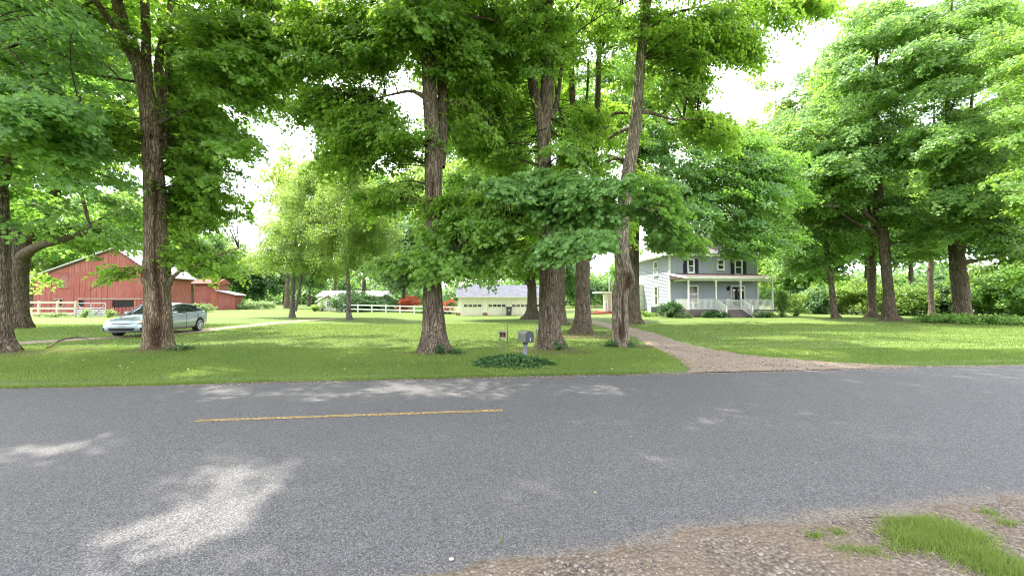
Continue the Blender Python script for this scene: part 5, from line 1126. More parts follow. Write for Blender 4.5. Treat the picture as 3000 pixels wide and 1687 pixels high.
MB().box(w0 - .12, w1 + .12, -.08, -.0, wz0 - .10, wz0 - .02).build('sill', M['wood'], barn); MB().box(w0 - .1, w1 + .1, -.06, -.0, wz1 + .02, wz1 + .1).build('lintel', M['barn'], barn)
for a0, a1, b0_, b1_ in ((s0, s1, sz0, sz1),):
    MB().box(a0 - .15, a1 + .15, -.08, 0, b1_ + .02, b1_ + .12).build('lintel', M['wood'], barn); MB().box(a0 - .15, a1 + .15, -.08, 0, b0_ - .12, b0_ - .02).build('sill', M['wood'], barn)
    MB().box((a0 + a1) / 2 - .04, (a0 + a1) / 2 + .04, -.03, 0, b0_, b1_).build('mullion', M['white_old'], barn); MB().box(a0, a1, -.028, 0, (b0_ + b1_) / 2 - .04, (b0_ + b1_) / 2 + .04).build('mullion', M['white_old'], barn)
n_ = 6; w_ = (op1 - op0) / n_
for k_ in range(n_):
    hh = opz0 * rng.uniform(.93, 1.03); MB().box(op0 + k_ * w_ + .03, op0 + (k_ + 1) * w_ - .05, -.04, .01, .12, hh).build('door_board', M['barn'], barn)
MB().box(op0, op1, .02, .05, .45, .62).build('door_rail', M['barn'], barn); MB().box(op0 - .15, op0 - .01, -.05, .0, 0, opz1 + .05).build('door_post', M['barn'], barn); MB().box(op1 + .01, op1 + .2, -.05, .0, 0, opz1 + .05).build('door_post', M['rust'], barn)
MB().box(0, bw_, .0, .06, -.3, .13).build('footing', M['stone'], barn)
for a, b in (((-.5, roofline(0) - .16), (xp, zp + .02)), ((bw_ + .5, roofline(bw_ - .01) - .18), (xp, zp + .02))):
    poly = [a, b, (b[0], b[1] + .1), (a[0], a[1] + .1)]; poly = poly if a[0] < b[0] else [b, a, (a[0], a[1] + .1), (b[0], b[1] + .1)]
    MB().prism(poly, -.35, BD + .3).build('roof_slope', M['tin'], barn)
# red side wing with lean-to, further back
WF = Frame(567, 904, 58, R(3)); w1 = WF.at(635, 900)[0]; w2 = WF.at(688, 900)[0]; zt = WF.at(600, 832)[1]; zl0 = WF.at(636, 852)[1]; zl1 = WF.at(688, 864)[1]
wing = thing('barn_wing', 'smaller red plank outbuilding with a sloping lean-to, right of the big barn', 'barn', WF.o, R(3))
MB().box(0, w1, .05, 2.4, 0, zt).build('inner_wall', M['barn'], wing); MB().prism([(w1 + .01, 0), (w2, 0), (w2, zl1), (w1 + .01, zl0)], .06, 1.8).build('inner_wall', M['barn'], wing)
x = 0
while x < w2 - .05:
    x1 = min(x + .31, w1 if x < w1 - .01 else w2); zt_ = zt if x < w1 - .01 else zl0 + (zl1 - zl0) * (x1 - w1) / (w2 - w1)
    MB().box(x + .006, x1 - .006, rng.uniform(-.005, .005), .05, rng.uniform(0, .06), zt_ - .03).build('board', M['barn'], wing); x = x1
MB().prism([(-.6, zt + .0), (w1 + .3, zt), (w1 + .3, zt + .1), (-.6, zt + .1)], -.4, 1).build('eave_board', M['barn'], wing)
MB().add([(-.4, -.4, zt + .1), (w1 + .3, -.4, zt + .1), (w1 + .3, 1.2, zt + .8), (-.4, 1.2, zt + .8), (w1 + .3, 2.8, zt + .1), (-.4, 2.8, zt + .1)], [(0, 1, 2, 3), (3, 2, 4, 5), (1, 4, 2), (0, 3, 5)]).build('roof', M['barn'], wing)
MB().prism([(w1 - .02, zl0 + .02), (w2 + .4, zl1 - .06), (w2 + .4, zl1 + .06), (w1 - .02, zl0 + .14)], -.35, 2.0).build('lean_to_roof', M['tin'], wing)
a, b = WF.at(619, 880)[0], WF.at(632, 880)[0]; MB().box(a, b, -.03, -.006, .1, WF.at(620, 859)[1]).build('door', M['rust'], wing)

# ---- fences
def fence_run(label, name, pts, posth, rails, mat, pw=.13, rh=.13, group=None, spacing=None, cat='fence'):
    """pts: world ground points of the posts"""
    p0 = pts[0]; z0 = gz(p0[0], p0[1]); o = thing(name, label, cat, (p0[0], p0[1], z0), 0, group)
    post = MB().box(-pw / 2, pw / 2, -pw / 2, pw / 2, -.1, posth).build('post', M[mat], o)
    for q, p in enumerate(pts):
        l = (p[0] - p0[0], p[1] - p0[1], gz(p[0], p[1]) - z0); t_ = (rng.normal(0, .015), rng.normal(0, .015), 0)
        if q == 0: post.rotation_euler = t_
        else: again(post, l, o, t_)
    for q in range(len(pts) - 1):
        for h in rails:
            a = Vector((pts[q][0] - p0[0], pts[q][1] - p0[1] - pw * .6, gz(*pts[q][:2]) - z0 + h)); b = Vector((pts[q + 1][0] - p0[0], pts[q + 1][1] - p0[1] - pw * .6, gz(*pts[q + 1][:2]) - z0 + h + rng.normal(0, .012)))
            d_ = (b - a).normalized() * .006; MB().bar(a + d_, b - d_, .045, rh).build('rail', M[mat], o)
    return o
def line(pa, pb, n, da, db):
    a = at(pa[0], pa[1], da); b = at(pb[0], pb[1], db); return [(a.x + (b.x - a.x) * q / (n - 1), a.y + (b.y - a.y) * q / (n - 1)) for q in range(n)]
fence_run('bleached three-board paddock fence before the left half of the barn', 'board_fence', line((60, 925), (220, 925), 4, 40, 40), 1.62, (.35, .85, 1.45), 'fence', .16, .2)
fence_run('white two-rail fence in front of the red lean-to and flower bed', 'rail_fence', line((609, 904), (797, 903), 7, 62, 66), 1.15, (.45, 1.0), 'white_old', .16, .16)
fence_run('white two-rail fence running from the hedge to the garage', 'rail_fence', line((1008, 915), (1342, 918), 9, 52, 50), 1.08, (.42, .95), 'white', .13, .14)
# metal field gate
a, b = at(221, 925, 40), at(310, 925, 40.4); z0 = gz(a.x, a.y); L = b.x - a.x
o = thing('field_gate', 'grey tubular metal field gate with diagonal braces beside the barn door', 'gate', (a.x, a.y, z0), math.atan2(b.y - a.y, L))
for z in (.18, .42, .66, .9, 1.38): m = MB(); (m.box(.03, L - .03, -.02, .02, z - .09, z + .09) if z < .8 else m.cyl((.02, 0, z), (L - .02, 0, z), .03, .03, 8)); m.build('rail', M['steel'], o)
for x in (0, L * .5, L): MB().cyl((x, 0, .05), (x, 0, 1.42), .035, .035, 8).build('upright', M['steel'], o)
for x0_, x1_ in ((.2, L * .36), (L - .05, L * .62)): MB().bar((x0_, -.05, 1.3), (x1_, -.05, .2), .04).build('brace', M['steel'], o)
# ------------------------------------------------------------------ the silver car
cb_ = on_ground(578, 970); rz = R(-79.6)      # its near rear wheel
left = Vector((-math.sin(rz), math.cos(rz), 0))
car = thing('parked_car', 'silver-blue sedan parked on the left driveway behind the brown trunk', 'car', (0, 0, 0), rz)
WB = 2.78; WH = .80
car.location = cb_ + Vector((math.cos(rz), math.sin(rz), 0)) * (WB / 2) - left * WH; car.location.z = gz(car.location.x, car.location.y) + .02
# x forward, y left; body lofted from cross sections
st = [  # x, half width, z bottom, z shoulder, z top centre, half width at top
    (2.44, .52, .30, .50, .58, .40), (2.38, .72, .22, .58, .70, .58), (2.22, .83, .19, .64, .80, .68), (1.95, .89, .18, .70, .88, .70), (1.40, .91, .18, .80, .955, .70),
    (.85, .915, .18, .88, 1.01, .70), (.30, .915, .18, .92, 1.02, .72), (-.40, .915, .18, .94, 1.03, .72), (-1.10, .915, .18, .965, 1.05, .72), (-1.65, .91, .20, .99, 1.08, .70), (-2.05, .88, .23, 1.00, 1.10, .68), (-2.28, .80, .27, .98, 1.07, .62), (-2.38, .62, .36, .86, .95, .50)]
V = []; K = None
for x, w, zb, zs, zt_, wt in st:
    h = zs - zb
    prof = [(0, zb), (w * .80, zb), (w * .97, zb + .07), (w, zb + h * .35), (w * .995, zb + h * .62), (w * .965, zs - .02), (w * .93, zs + .01), (wt * .92, zs + (zt_ - zs) * .75), (0, zt_)]
    ring = [(x, -y_, z_) for y_, z_ in prof[::-1]][:-1] + [(x, y_, z_) for y_, z_ in prof]; ring = ring[:-1]
    K = len(ring); V += ring
n = len(st); F_ = []
for q in range(n - 1):
    for k in range(K): F_.append((q * K + k, q * K + (k + 1) % K, (q + 1) * K + (k + 1) % K, (q + 1) * K + k))
F_ += [tuple(range(K))[::-1], tuple(range((n - 1) * K, n * K))]
body = MB().add(V, F_).build('body', M['car'], car, smooth=True)
sb = body.modifiers.new('s', 'SUBSURF'); sb.levels = sb.render_levels = 2
cut = MB()
for x in (WB / 2 - .02, -WB / 2 - .02):
    for s_ in (-1, 1): cut.cyl((x, s_ * .55, .34), (x, s_ * 1.2, .34), .385, .385, 28)
cuto = cut.build('cutter', M['black'], car)
bo = body.modifiers.new('b', 'BOOLEAN'); bo.object = cuto; bo.operation = 'DIFFERENCE'; bo.solver = 'EXACT'
bpy.context.view_layer.update(); dg = bpy.context.evaluated_depsgraph_get()
me = bpy.data.meshes.new_from_object(body.evaluated_get(dg)); body.modifiers.clear(); body.data = me; bpy.data.objects.remove(cuto)
me.polygons.foreach_set('use_smooth', [True] * len(me.polygons))
if hasattr(me, 'set_sharp_from_angle'): me.set_sharp_from_angle(angle=R(35))
from mathutils.bvhtree import BVHTree
_bv = BVHTree.FromPolygons([v.co.copy() for v in me.vertices], [tuple(p.vertices) for p in me.polygons])
SH = {'head': [(.44, .585), (.60, .60), (.80, .655), (1.02, .735), (1.10, .775), (.86, .765), (.66, .725), (.52, .665)], 'amber': [(.62, .665), (.80, .69), (.96, .74), (.84, .745), (.68, .71)], 'fog': [(.66, .27), (.84, .29), (.84, .33), (.74, .34), (.74, .38), (.84, .39), (.84, .43), (.66, .42)],
      'tail': [(.60, .82), (.86, .80), (1.02, .90), (.98, .965), (.64, .95)], 'grille': [(-.40, .585), (-.22, .555), (.22, .555), (.40, .585), (.40, .605), (.22, .590), (-.22, .590), (-.40, .605)], 'intake': [(-.50, .41), (.50, .41), (.44, .29), (-.44, .29)],
      'lip': [(-.5, .275), (.5, .275), (.5, .262), (-.5, .262)], 'plate': [(-.15, .445), (.15, .445), (.15, .52), (-.15, .52)], 'badge': [(.05 * math.cos(a), .635 + .03 * math.sin(a)) for a in np.linspace(0, 6.0, 12)], 'cowl': [(-.6, .93), (.6, .93), (.6, .935), (-.6, .935)]}
def decal(name, _, mat, s_, key):
    """a thin skin laid on the body: flat outline pushed onto the surface along the viewing direction of that feature"""
    if key == 'cowl': return
    ty = s_ if s_ else 1; sgn = -1 if key == 'tail' else 1
    dirv = Vector((-sgn, -ty * (.75 if key in ('head', 'amber', 'tail') else .25 if key == 'fog' else 0), 0)).normalized()
    bm = bmesh.new(); vs_ = [bm.verts.new((0, y * ty, z)) for y, z in SH[key]]; f = bm.faces.new(vs_); bmesh.ops.triangulate(bm, faces=[f]); bmesh.ops.subdivide_edges(bm, edges=bm.edges[:], cuts=3, use_grid_fill=True); bmesh.ops.triangulate(bm, faces=bm.faces[:])
    for v in bm.verts:
        y = v.co.y; o_ = Vector((0, y, v.co.z)); side = Vector((-dirv.y, dirv.x, 0)); o_ = Vector((sgn * 2.4, min(abs(y), .88) * ty if key in ('head', 'amber', 'tail') else y, v.co.z)); extra = (abs(y) - min(abs(y), .88)) * 2.2
        start = o_ - dirv * 2.5 + (Vector((-sgn * extra, 0, 0)) if extra > 0 else Vector((0, 0, 0))); h = _bv.ray_cast(start, dirv)
        v.co = (h[0] + h[1].normalized() * .007 * (-1 if h[1].dot(dirv) > 0 else 1)) if h[0] is not None else o_
    mm = bpy.data.meshes.new(name); bm.to_mesh(mm); bm.free(); mm.materials.append(mat); mm.polygons.foreach_set('use_smooth', [True] * len(mm.polygons)); link(bpy.data.objects.new(name, mm), car)
MB().box(-2.1, 2.15, -.6, .6, .2, .62).build('underbody', M['black'], car)
# greenhouse: glass shell, pillars and roof
gs = [(1.02, .76, .93, .74, .95), (.42, .78, .98, .62, 1.33), (.05, .80, .99, .60, 1.43), (-.55, .80, 1.0, .59, 1.455), (-1.10, .79, 1.01, .57, 1.41), (-1.55, .77, 1.03, .60, 1.25), (-2.02, .72, 1.07, .68, 1.09)]
def shell(off=0., z_cut=0):
    V = []
    for x, wb_, zb, wt, zt_ in gs:
        wb_, wt, zt_ = wb_ + off, wt + off, zt_ + off
        r = [(wb_, zb), (wb_ * .55 + wt * .45, zb + (zt_ - zb) * .55), (wt, zt_ - .05), (wt * .75, zt_ - .005), (0, zt_ + .012)]
        V += [(x, -y_, z_) for y_, z_ in r] + [(x, y_, z_) for y_, z_ in r[::-1][1:]]
    K = 9; F_ = [(q * K + k, q * K + k + 1, (q + 1) * K + k + 1, (q + 1) * K + k) for q in range(len(gs) - 1) for k in range(K - 1)]
    return V, F_, K
V, F_, K = shell(); MB().add(V, F_).build('windows', M['glass'], car, smooth=True)
V, F_, K = shell(.012)
roof_f = [f for f in F_ if (1 <= F_.index(f) // 8 <= 4) and (F_.index(f) % 8) in (2, 3, 4, 5)]
MB().add(V, roof_f).build('roof', M['car'], car, smooth=True)
for s_ in (-1, 1):
    pts = [(1.06, .775, .93), (.42, .665, 1.315), (.05, .635, 1.40), (-.55, .62, 1.42), (-1.10, .61, 1.375), (-1.55, .635, 1.215), (-2.0, .71, 1.08)]
    m = MB()
    for a, b in zip(pts[:-1], pts[1:]): m.bar((a[0], s_ * a[1], a[2]), (b[0], s_ * b[1], b[2]), .07, .055)
    m.build('roof_rail', M['car'], car)
    for x0_, x1_ in ((-.36, -.30), (-1.28, -1.42)): MB().bar((x0_, s_ * .81, .98), (x1_, s_ * .64, 1.36), .075, .03, (0, 1, 0)).build('pillar', M['black'], car)
    MB().bar((1.0, s_ * .80, .965), (-1.95, s_ * .795, 1.045), .03, .022).build('window_trim', M['car'], car)
    for x in (.86, -.28, -1.22): MB().bar((x, s_ * .9185, .30), (x - .03, s_ * .900, .93), .006, .012, (0, 1, 0)).build('door_gap', M['black'], car)
    for x in (-.08, -1.02): MB().box(x - .11, x + .11, min(s_ * .905, s_ * .94), max(s_ * .905, s_ * .94), .80, .825).build('door_handle', M['car'], car, bevel=.006)
    MB().add([(.78, s_ * .84, .95), (.62, s_ * .84, .95), (.60, s_ * 1.04, .97), (.74, s_ * 1.06, .97), (.78, s_ * .88, 1.07), (.60, s_ * .88, 1.07), (.60, s_ * 1.04, 1.08), (.72, s_ * 1.05, 1.08)], [(0, 1, 2, 3), (4, 5, 6, 7), (0, 3, 7, 4), (1, 2, 6, 5), (2, 3, 7, 6), (0, 1, 5, 4)]).build('mirror', M['car'], car, bevel=.01)
    decal('headlight', [(-.0, 0)], M['lens'], s_, 'head'); decal('indicator', None, M['amber'], s_, 'amber'); decal('fog_lamp_recess', None, M['black'], s_, 'fog'); decal('tail_light', None, M['redlens'], s_, 'tail')
    for x in (WB / 2, -WB / 2):
        y = s_ * .80; w_ = MB().cyl((x, y - .11 * 1, .33), (x, y + .11, .33), .33, .33, 32).build('wheel', M['tyre'], car, bevel=.02)
        rim = MB(); yo = y + s_ * .112; rim.cyl((x, yo - s_ * .02, .33), (x, yo + s_ * .004, .33), .235, .235, 32); rim.build('wheel_disc', M['black'], w_)
        rm = MB()
        for k in range(32):
            a, b = 6.28318 * k / 32, 6.28318 * (k + 1) / 32; r0, r1 = .212, .238
            rm.add([(x + r0 * math.cos(a), yo + s_ * .012, .33 + r0 * math.sin(a)), (x + r1 * math.cos(a), yo + s_ * .012, .33 + r1 * math.sin(a)), (x + r1 * math.cos(b), yo + s_ * .012, .33 + r1 * math.sin(b)), (x + r0 * math.cos(b), yo + s_ * .012, .33 + r0 * math.sin(b))], [(0, 1, 2, 3)])
        rm.build('rim', M['alloy'], w_)
        for k in range(10):
            a = 6.28318 * k / 10; MB().bar((x + .03 * math.cos(a), yo + s_ * .012, .33 + .03 * math.sin(a)), (x + .225 * math.cos(a), yo + s_ * .014, .33 + .225 * math.sin(a)), .034, .012, (0, 1, 0)).build('spoke', M['alloy'], w_)
        MB().cyl((x, yo, .33), (x, yo + s_ * .02, .33), .045, .04, 12).build('hub_cap', M['alloy'], w_)
decal('grille', None, M['black'], 0, 'grille'); decal('lower_intake', None, M['black'], 0, 'intake'); decal('bumper_lip', None, M['car'], 0, 'lip'); decal('number_plate', None, M['steel'], 0, 'plate'); decal('badge', None, M['alloy'], 0, 'badge'); decal('windscreen_base', None, M['black'], 0, 'cowl')

# ------------------------------------------------------------------ mailbox, newspaper box, stakes
mp = on_ground(1535, 1062); mp = Vector((mp.x, mp.y, mp.z))
mb = thing('mailbox', 'black domed mailbox on a grey post rising from the ground cover', 'mailbox', mp, 0)
zc = at(1540, 1000, mp.y).z - mp.z; zt = at(1540, 968, mp.y).z - mp.z
MB().bar((0, 0, -.1), (.035, 0, zc - .04), .105, .105).build('post', M['post_grey'], mb, bevel=.008)
MB().box(-.03, .10, -.22, .16, zc - .05, zc - .01).build('bracket', M['black'], mb)
ang = R(24); hw_, hh_ = .105, zt - zc
arc = [(-hw_, 0)] + [(hw_ * math.cos(a), hh_ - hw_ + hw_ * math.sin(a)) for a in np.linspace(math.pi, 0, 13)] + [(hw_, 0)]
box_ = MB().prism(arc, -.25, .25).build('box', M['mailbox_side'], mb); box_.location = (.04, 0, zc); box_.rotation_euler = (0, 0, R(24))
arc2 = [(-hw_ - .006, -.006)] + [((hw_ + .006) * math.cos(a), hh_ - hw_ + (hw_ + .006) * math.sin(a)) for a in np.linspace(math.pi, 0, 13)] + [(hw_ + .006, -.006)]
dr = MB().prism(arc2, -.275, -.235).build('door', M['mailbox'], box_); MB().box(-.008, .008, -.295, -.275, .03, .12).build('latch', M['steel'], dr)
MB().box(hw_ + .002, hw_ + .01, -.1, .0, .05, .16).build('flag', M['rust'], box_)
def stake(label, bx_, by_, tx_, ty_, w, mat, name='wooden_stake'):
    b = on_ground(bx_, by_); t_ = at(tx_, ty_, b.y); o = thing(name, label, 'stake', b, 0)
    MB().bar((0, 0, -.1), (t_.x - b.x, 0, t_.z - b.z), w, w).build('shaft', M[mat], o); return o, b, t_
stake('upright green-brown stake just right of the open newspaper box', 1487, 1058, 1487, 944, .03, 'green_wood')[0]
so_, b, t_ = stake('thin brown stake in the ground cover right of the mailbox', 1567, 1058, 1572, 962, .028, 'green_wood')
MB().box(t_.x - b.x - .04, t_.x - b.x + .05, -.03, .03, t_.z - b.z - .02, t_.z - b.z + .05).build('insulator', M['wood'], so_)
b = on_ground(1472, 1060); t_ = at(1462, 968, b.y)
nb_ = thing('newspaper_box', 'small weathered open box on a leaning stick left of the mailbox', 'newspaper box', b, 0)
MB().bar((0, 0, -.1), (t_.x - b.x, 0, t_.z - b.z - .02), .035, .035).build('stick', M['green_wood'], nb_)
hx, hz_ = t_.x - b.x + .10, t_.z - b.z - .10; w, h = .095, .085
m = MB(); m.box(hx - w, hx + w, -.17, .17, hz_ + h - .015, hz_ + h); m.box(hx - w, hx + w, -.17, .17, hz_ - h, hz_ - h + .015); m.box(hx - w, hx - w + .015, -.17, .17, hz_ - h + .015, hz_ + h - .015); m.box(hx + w - .015, hx + w, -.17, .17, hz_ - h + .015, hz_ + h - .015); m.box(hx - w + .015, hx + w - .015, .15, .17, hz_ - h + .015, hz_ + h - .015)
bo_ = m.build('box', M['wood'], nb_); MB().box(hx - w + .016, hx + w - .016, .12, .149, hz_ - h + .016, hz_ + h - .016).build('back', M['wood'], bo_)
MB().box(hx - .01, hx + .01, -.1, -.08, hz_ - h, hz_ + h - .02).build('divider', M['rust'], bo_)
# ------------------------------------------------------------------ shrubs, beds and ground cover
def bush(label, px, py, d, w, h, mat, n, ls, name='shrub', per=90, cat='shrub', group=None, depth=None, r=(.25, .45)):
    p = at(px, py, d); z0 = gz(p.x, p.y); o = thing(name, label, cat, (p.x, p.y, z0), 0, group)
    C = ell_points((0, 0, h * .5), (w, depth or w, h * .5), n, .5); C[:, 2] = np.maximum(C[:, 2], .08)
    P, N, s, ti = spray_leaves(C, rand_r(len(C), *r) * 1, unit(C + 1e-3), per, ls, droop=.25, flat=.6, tilt=.8); P[:, 2] = np.maximum(P[:, 2], -.02)
    leaves('foliage', P, N, s, ti, M[mat], o, 'kite'); NL[0] += len(P) * 2
    k = min(len(C), 14); twigs('stems', np.tile([[0, 0, -.05]], (k, 1)) + rng.normal(0, .04, (k, 3)) * [1, 1, 0], C[:k], np.full(k, .02), np.full(k, .006), o); return o
bush('round leafy azalea in front of the house corner, left of the porch', 1963, 926, 35.4, 1.1, 1.5, 'leaf_dark', 34, .11, per=110)
bush('low broad-leaved clump between the air conditioner and the dark trunk', 1893, 925, 37, .9, .55, 'leaf_light', 12, .10, 'hosta', 60, 'plant', r=(.2, .3))
bush('small leafy clump spreading from the azalea towards the porch', 2000, 928, 34.6, .8, .5, 'leaf_dark', 12, .09, 'shrub', 80, r=(.2, .3))
bush('dark low ferns along the porch skirt left of the steps', 2095, 930, 34.6, 1.5, .6, 'leaf_dark', 16, .13, 'fern', 60, 'plant', depth=.3, r=(.25, .4))
bush('dark low ferns along the porch skirt right of the steps', 2232, 931, 34.7, 1.1, .5, 'leaf_dark', 12, .13, 'fern', 60, 'plant', depth=.3, r=(.25, .4))
bush('trailing flowers in the box under the side window', 1926, 893, 38.9, .45, .4, 'flower', 6, .07, 'window_box_plant', 60, 'plant', r=(.12, .2))
bush('vine-like young shrub just right of the porch', 2290, 925, 37, .7, 2.6, 'leaf_mid', 22, .12, r=(.3, .5))
bush('open branching shrub by the lawn edge right of the house', 2335, 928, 38, 1.0, 2.3, 'leaf_light', 22, .12, r=(.3, .5))
bush('dark hedge mass between the shed and the white fence', 1030, 915, 54, 2.7, 2.9, 'leaf_dark', 90, .17, 'hedge', 90, 'hedge', r=(.4, .7))
bush('dark shrub hedge behind the left part of the white fence', 1110, 914, 56, 2.6, 2.3, 'leaf_dark', 70, .17, 'hedge', 80, 'hedge', r=(.4, .7))
bush('small bush growing against the left wall of the shed', 920, 916, 54, .6, .9, 'leaf_light', 10, .12, r=(.25, .4))
bush('slim climbing plant on the front of the shed', 943, 917, 54.3, .3, 1.7, 'leaf_mid', 8, .09, per=40, depth=.1, r=(.18, .25))
bush('orange-red japanese maple behind the white fence', 1200, 910, 57, 1.9, 2.3, 'leaf_red', 40, .15, 'japanese_maple', 80, 'tree', r=(.35, .6))
bush('small red-leaved shrub by the left end of the garage', 1318, 905, 52, 1.1, 2.4, 'leaf_red', 8, .14, per=50, r=(.3, .4))
bush('green shrub behind the white fence close to the garage', 1300, 914, 54, 1.7, 2.0, 'leaf_dark', 34, .16, r=(.35, .6))
bush('shrub in front of the red maple behind the white fence', 1240, 914, 54.5, 1.8, 1.2, 'leaf_mid', 26, .15, r=(.3, .5))
bush('pale green flowering bed in front of the white fence near the lean-to', 722, 905, 60, 4.4, 1.3, 'flower', 90, .16, 'flower_bed', 80, 'flower bed', depth=1.2, r=(.35, .6))
bush('darker rounded plant at the left end of the flower bed', 652, 905, 60, 1.0, 1.0, 'leaf_dark', 12, .14, 'plant', 80, 'plant', r=(.3, .5))
bush('light green weeds at the foot of the barn wing behind the car', 580, 906, 52, 2.4, 1.0, 'flower', 34, .15, 'weeds', 70, 'plant', depth=.8, r=(.3, .5))
bush('pale weeds climbing the gate post by the barn', 250, 925, 39, .5, .8, 'flower', 10, .10, 'weeds', 60, 'plant', r=(.2, .3))
bush('small pale bush beside the barn half-door', 322, 926, 39, .5, .8, 'flower', 10, .10, 'weeds', 60, 'plant', r=(.2, .3))
bush('thin weeds growing along the bottom fence board', 160, 925, 39.4, 2.0, .4, 'flower', 16, .09, 'weeds', 50, 'plant', depth=.3, r=(.15, .3))
UG = 'understory shrubs at the edge of the wood'  # mostly paler leaf colours, in place of light the crowns block
for q, (px, d, w, h, mt, lab) in enumerate([(2390, 46, 1.8, 3.2, 'leaf_far', 'pale understory shrub left of the thin leaning maple'), (2440, 50, 2.2, 4.0, 'leaf_light', 'yellow-green shrub behind the thin leaning maple'),
     (2510, 44, 2.4, 4.2, 'leaf_light', 'layered shrub between the thin maple and the stout pair'), (2600, 46, 2.2, 4.6, 'leaf_mid', 'tall shrub directly behind the flared maple'), (2660, 41, 2.4, 3.4, 'leaf_light', 'light green drooping shrub right of the flared maple'),
     (2740, 42, 2.3, 4.4, 'leaf_far', 'dense shrub behind the pale-barked maple'), (2800, 40, 2.2, 3.6, 'leaf_far', 'shrub between the pale-barked and the broad maple'), (2880, 38, 2.5, 5.2, 'leaf_light', 'large bright shrub right of the broad maple'),
     (2960, 36, 2.6, 4.6, 'leaf_mid', 'deep green shrub at the right border of the wood'), (3040, 34, 2.4, 4.0, 'leaf_mid', 'shrub cut by the right edge of the picture'), (2330, 52, 2.0, 3.0, 'leaf_dark', 'dark shrub far behind the right end of the porch')]):
    bush(lab, px, 930, d, w, h, mt, 62, .26, 'understory_shrub', 75, 'shrub', UG, r=(.55, .95))
bush('low brush and ground vines around the foot of the broad right-hand maple', 2790, 950, 28.6, 2.6, .6, 'leaf_mid', 34, .14, 'brush', 80, 'plant', depth=1.1, r=(.3, .5))
bush('brambles trailing from the broad maple to the right edge', 2940, 958, 26.5, 3.0, .55, 'leaf_mid', 30, .14, 'brush', 80, 'plant', depth=1.0, r=(.3, .5))
VG = 'vines at the foot of the trunks'
for lab, px, py, d, w, h in (('ivy tuft at the foot of the mailbox maple, right side', 1640, 1022, 13.0, .35, .28), ('ivy tuft left of the pale leaning trunk', 1795, 1010, 13.9, .30, .25), ('ivy tuft right of the pale leaning trunk', 1845, 1012, 13.9, .28, .22),
     ('ivy climbing the front of the centre-left maple', 1290, 1005, 11.9, .10, .35), ('small weeds at the right of the brown rotting trunk', 528, 1020, 12.6, .35, .16), ('weeds right of the centre-left maple foot', 1335, 1025, 12.0, .2, .10)):
    bush(lab, px, py, d, w, h, 'leaf_dark', 6, .055, 'ivy', 34, 'plant', VG, r=(.10, .18))
# ground-cover mound below the mailbox
p = on_ground(1500, 1068); mo = thing('ground_cover_mound', 'oval mound of glossy green ground cover around the mailbox post', 'plant', p, 0)
n = 5200; a = rng.uniform(0, 6.283, n); q = np.sqrt(rng.uniform(0, 1, n)); ex_ = 1 + .10 * np.cos(a * 5) + .07 * np.cos(a * 9 + 1)
x = np.cos(a) * q * 1.02 * ex_; y = np.sin(a) * q * .62 * ex_; top = .20 * (1 - (q ** 3)) * (.8 + .4 * vnoise(np.stack([x * 4, y * 4, x * 0], 1), 3))
P = np.stack([x, y, top * rng.uniform(.35, 1.15, n)], 1); N = np.stack([x * .8, y * .8, np.ones(n)], 1) + rng.normal(0, .6, (n, 3))
leaves('foliage', P, N, rng.uniform(.045, .075, n), np.clip(rng.normal(.4, .25, n), 0, 1), M['leaf_dark'], mo, 'kite')
# fallen branch on the left lawn
a = on_ground(140, 1022); pts = [on_ground(x_, y_) for x_, y_ in ((140, 1022), (180, 1010), (240, 1004), (285, 1012))]
o = thing('fallen_branch', 'thin crooked branch lying on the lawn between the two left trunks', 'branch', a, 0)
tube_obj('stem', [(p_.x - a.x, p_.y - a.y, p_.z - a.z + h_, r_) for p_, h_, r_ in zip(pts, (.04, .18, .2, .05), (.035, .03, .022, .012))], M['bark'], o, sides=8, seg=.1)
tube_obj('side_twig', [(pts[2].x - a.x, pts[2].y - a.y, .18, .014), (pts[2].x - a.x + .5, pts[2].y - a.y - .1, .30, .006)], M['bark'], o, sides=6, seg=.1)
o = thing('fallen_branch', 'bare driftwood-like root piece at the foot of the mailbox maple', 'branch', on_ground(1578, 1024), 0)
tube_obj('stem', [(-.1, -.1, .02, .03), (.1, 0, .14, .035), (.25, .12, .22, .02)], M['bark_pale'], o, sides=8, seg=.06); tube_obj('side_twig', [(-.15, -.12, .02, .02), (.1, -.12, .03, .022), (.36, -.1, .03, .01)], M['bark_pale'], o, sides=8, seg=.06)
# ------------------------------------------------------------------ grass blades, pebbles, litter
TREE_XY = [(o.location.x, o.location.y) for o in bpy.data.objects if o.get('category') == 'tree' and o.location.y < 40]
def blades(name, X, Y, h, w, label=None, lean=.35, tint=None, Z=None):
    n = len(X); Z = ground_z(X, Y) if Z is None else np.full(n, Z); a = rng.uniform(0, 6.283, n); hh = h * rng.uniform(.55, 1.25, n); la = rng.uniform(0, 6.283, n); ll = hh * np.abs(rng.normal(0, lean, n))
    V = np.zeros((n, 3, 3)); V[:, 0] = np.stack([X - np.cos(a) * w / 2, Y - np.sin(a) * w / 2, Z - .005], 1); V[:, 1] = np.stack([X + np.cos(a) * w / 2, Y + np.sin(a) * w / 2, Z - .005], 1)
    V[:, 2] = np.stack([X + np.cos(la) * ll, Y + np.sin(la) * ll, Z + hh], 1)
    ti = np.clip(rng.normal(.4, .2, n) + (fbm(np.stack([X * .5, Y * .5, X * 0], 1), 3, 4) - .5) * 1.1, 0, 1) if tint is None else tint
    o = np_mesh(name, V.reshape(-1, 3), np.arange(n * 3).reshape(n, 3), M['blade'], None, fattrs={'tint': ti}); tag(o, label, 'grass' if label else None, kind='stuff'); return o
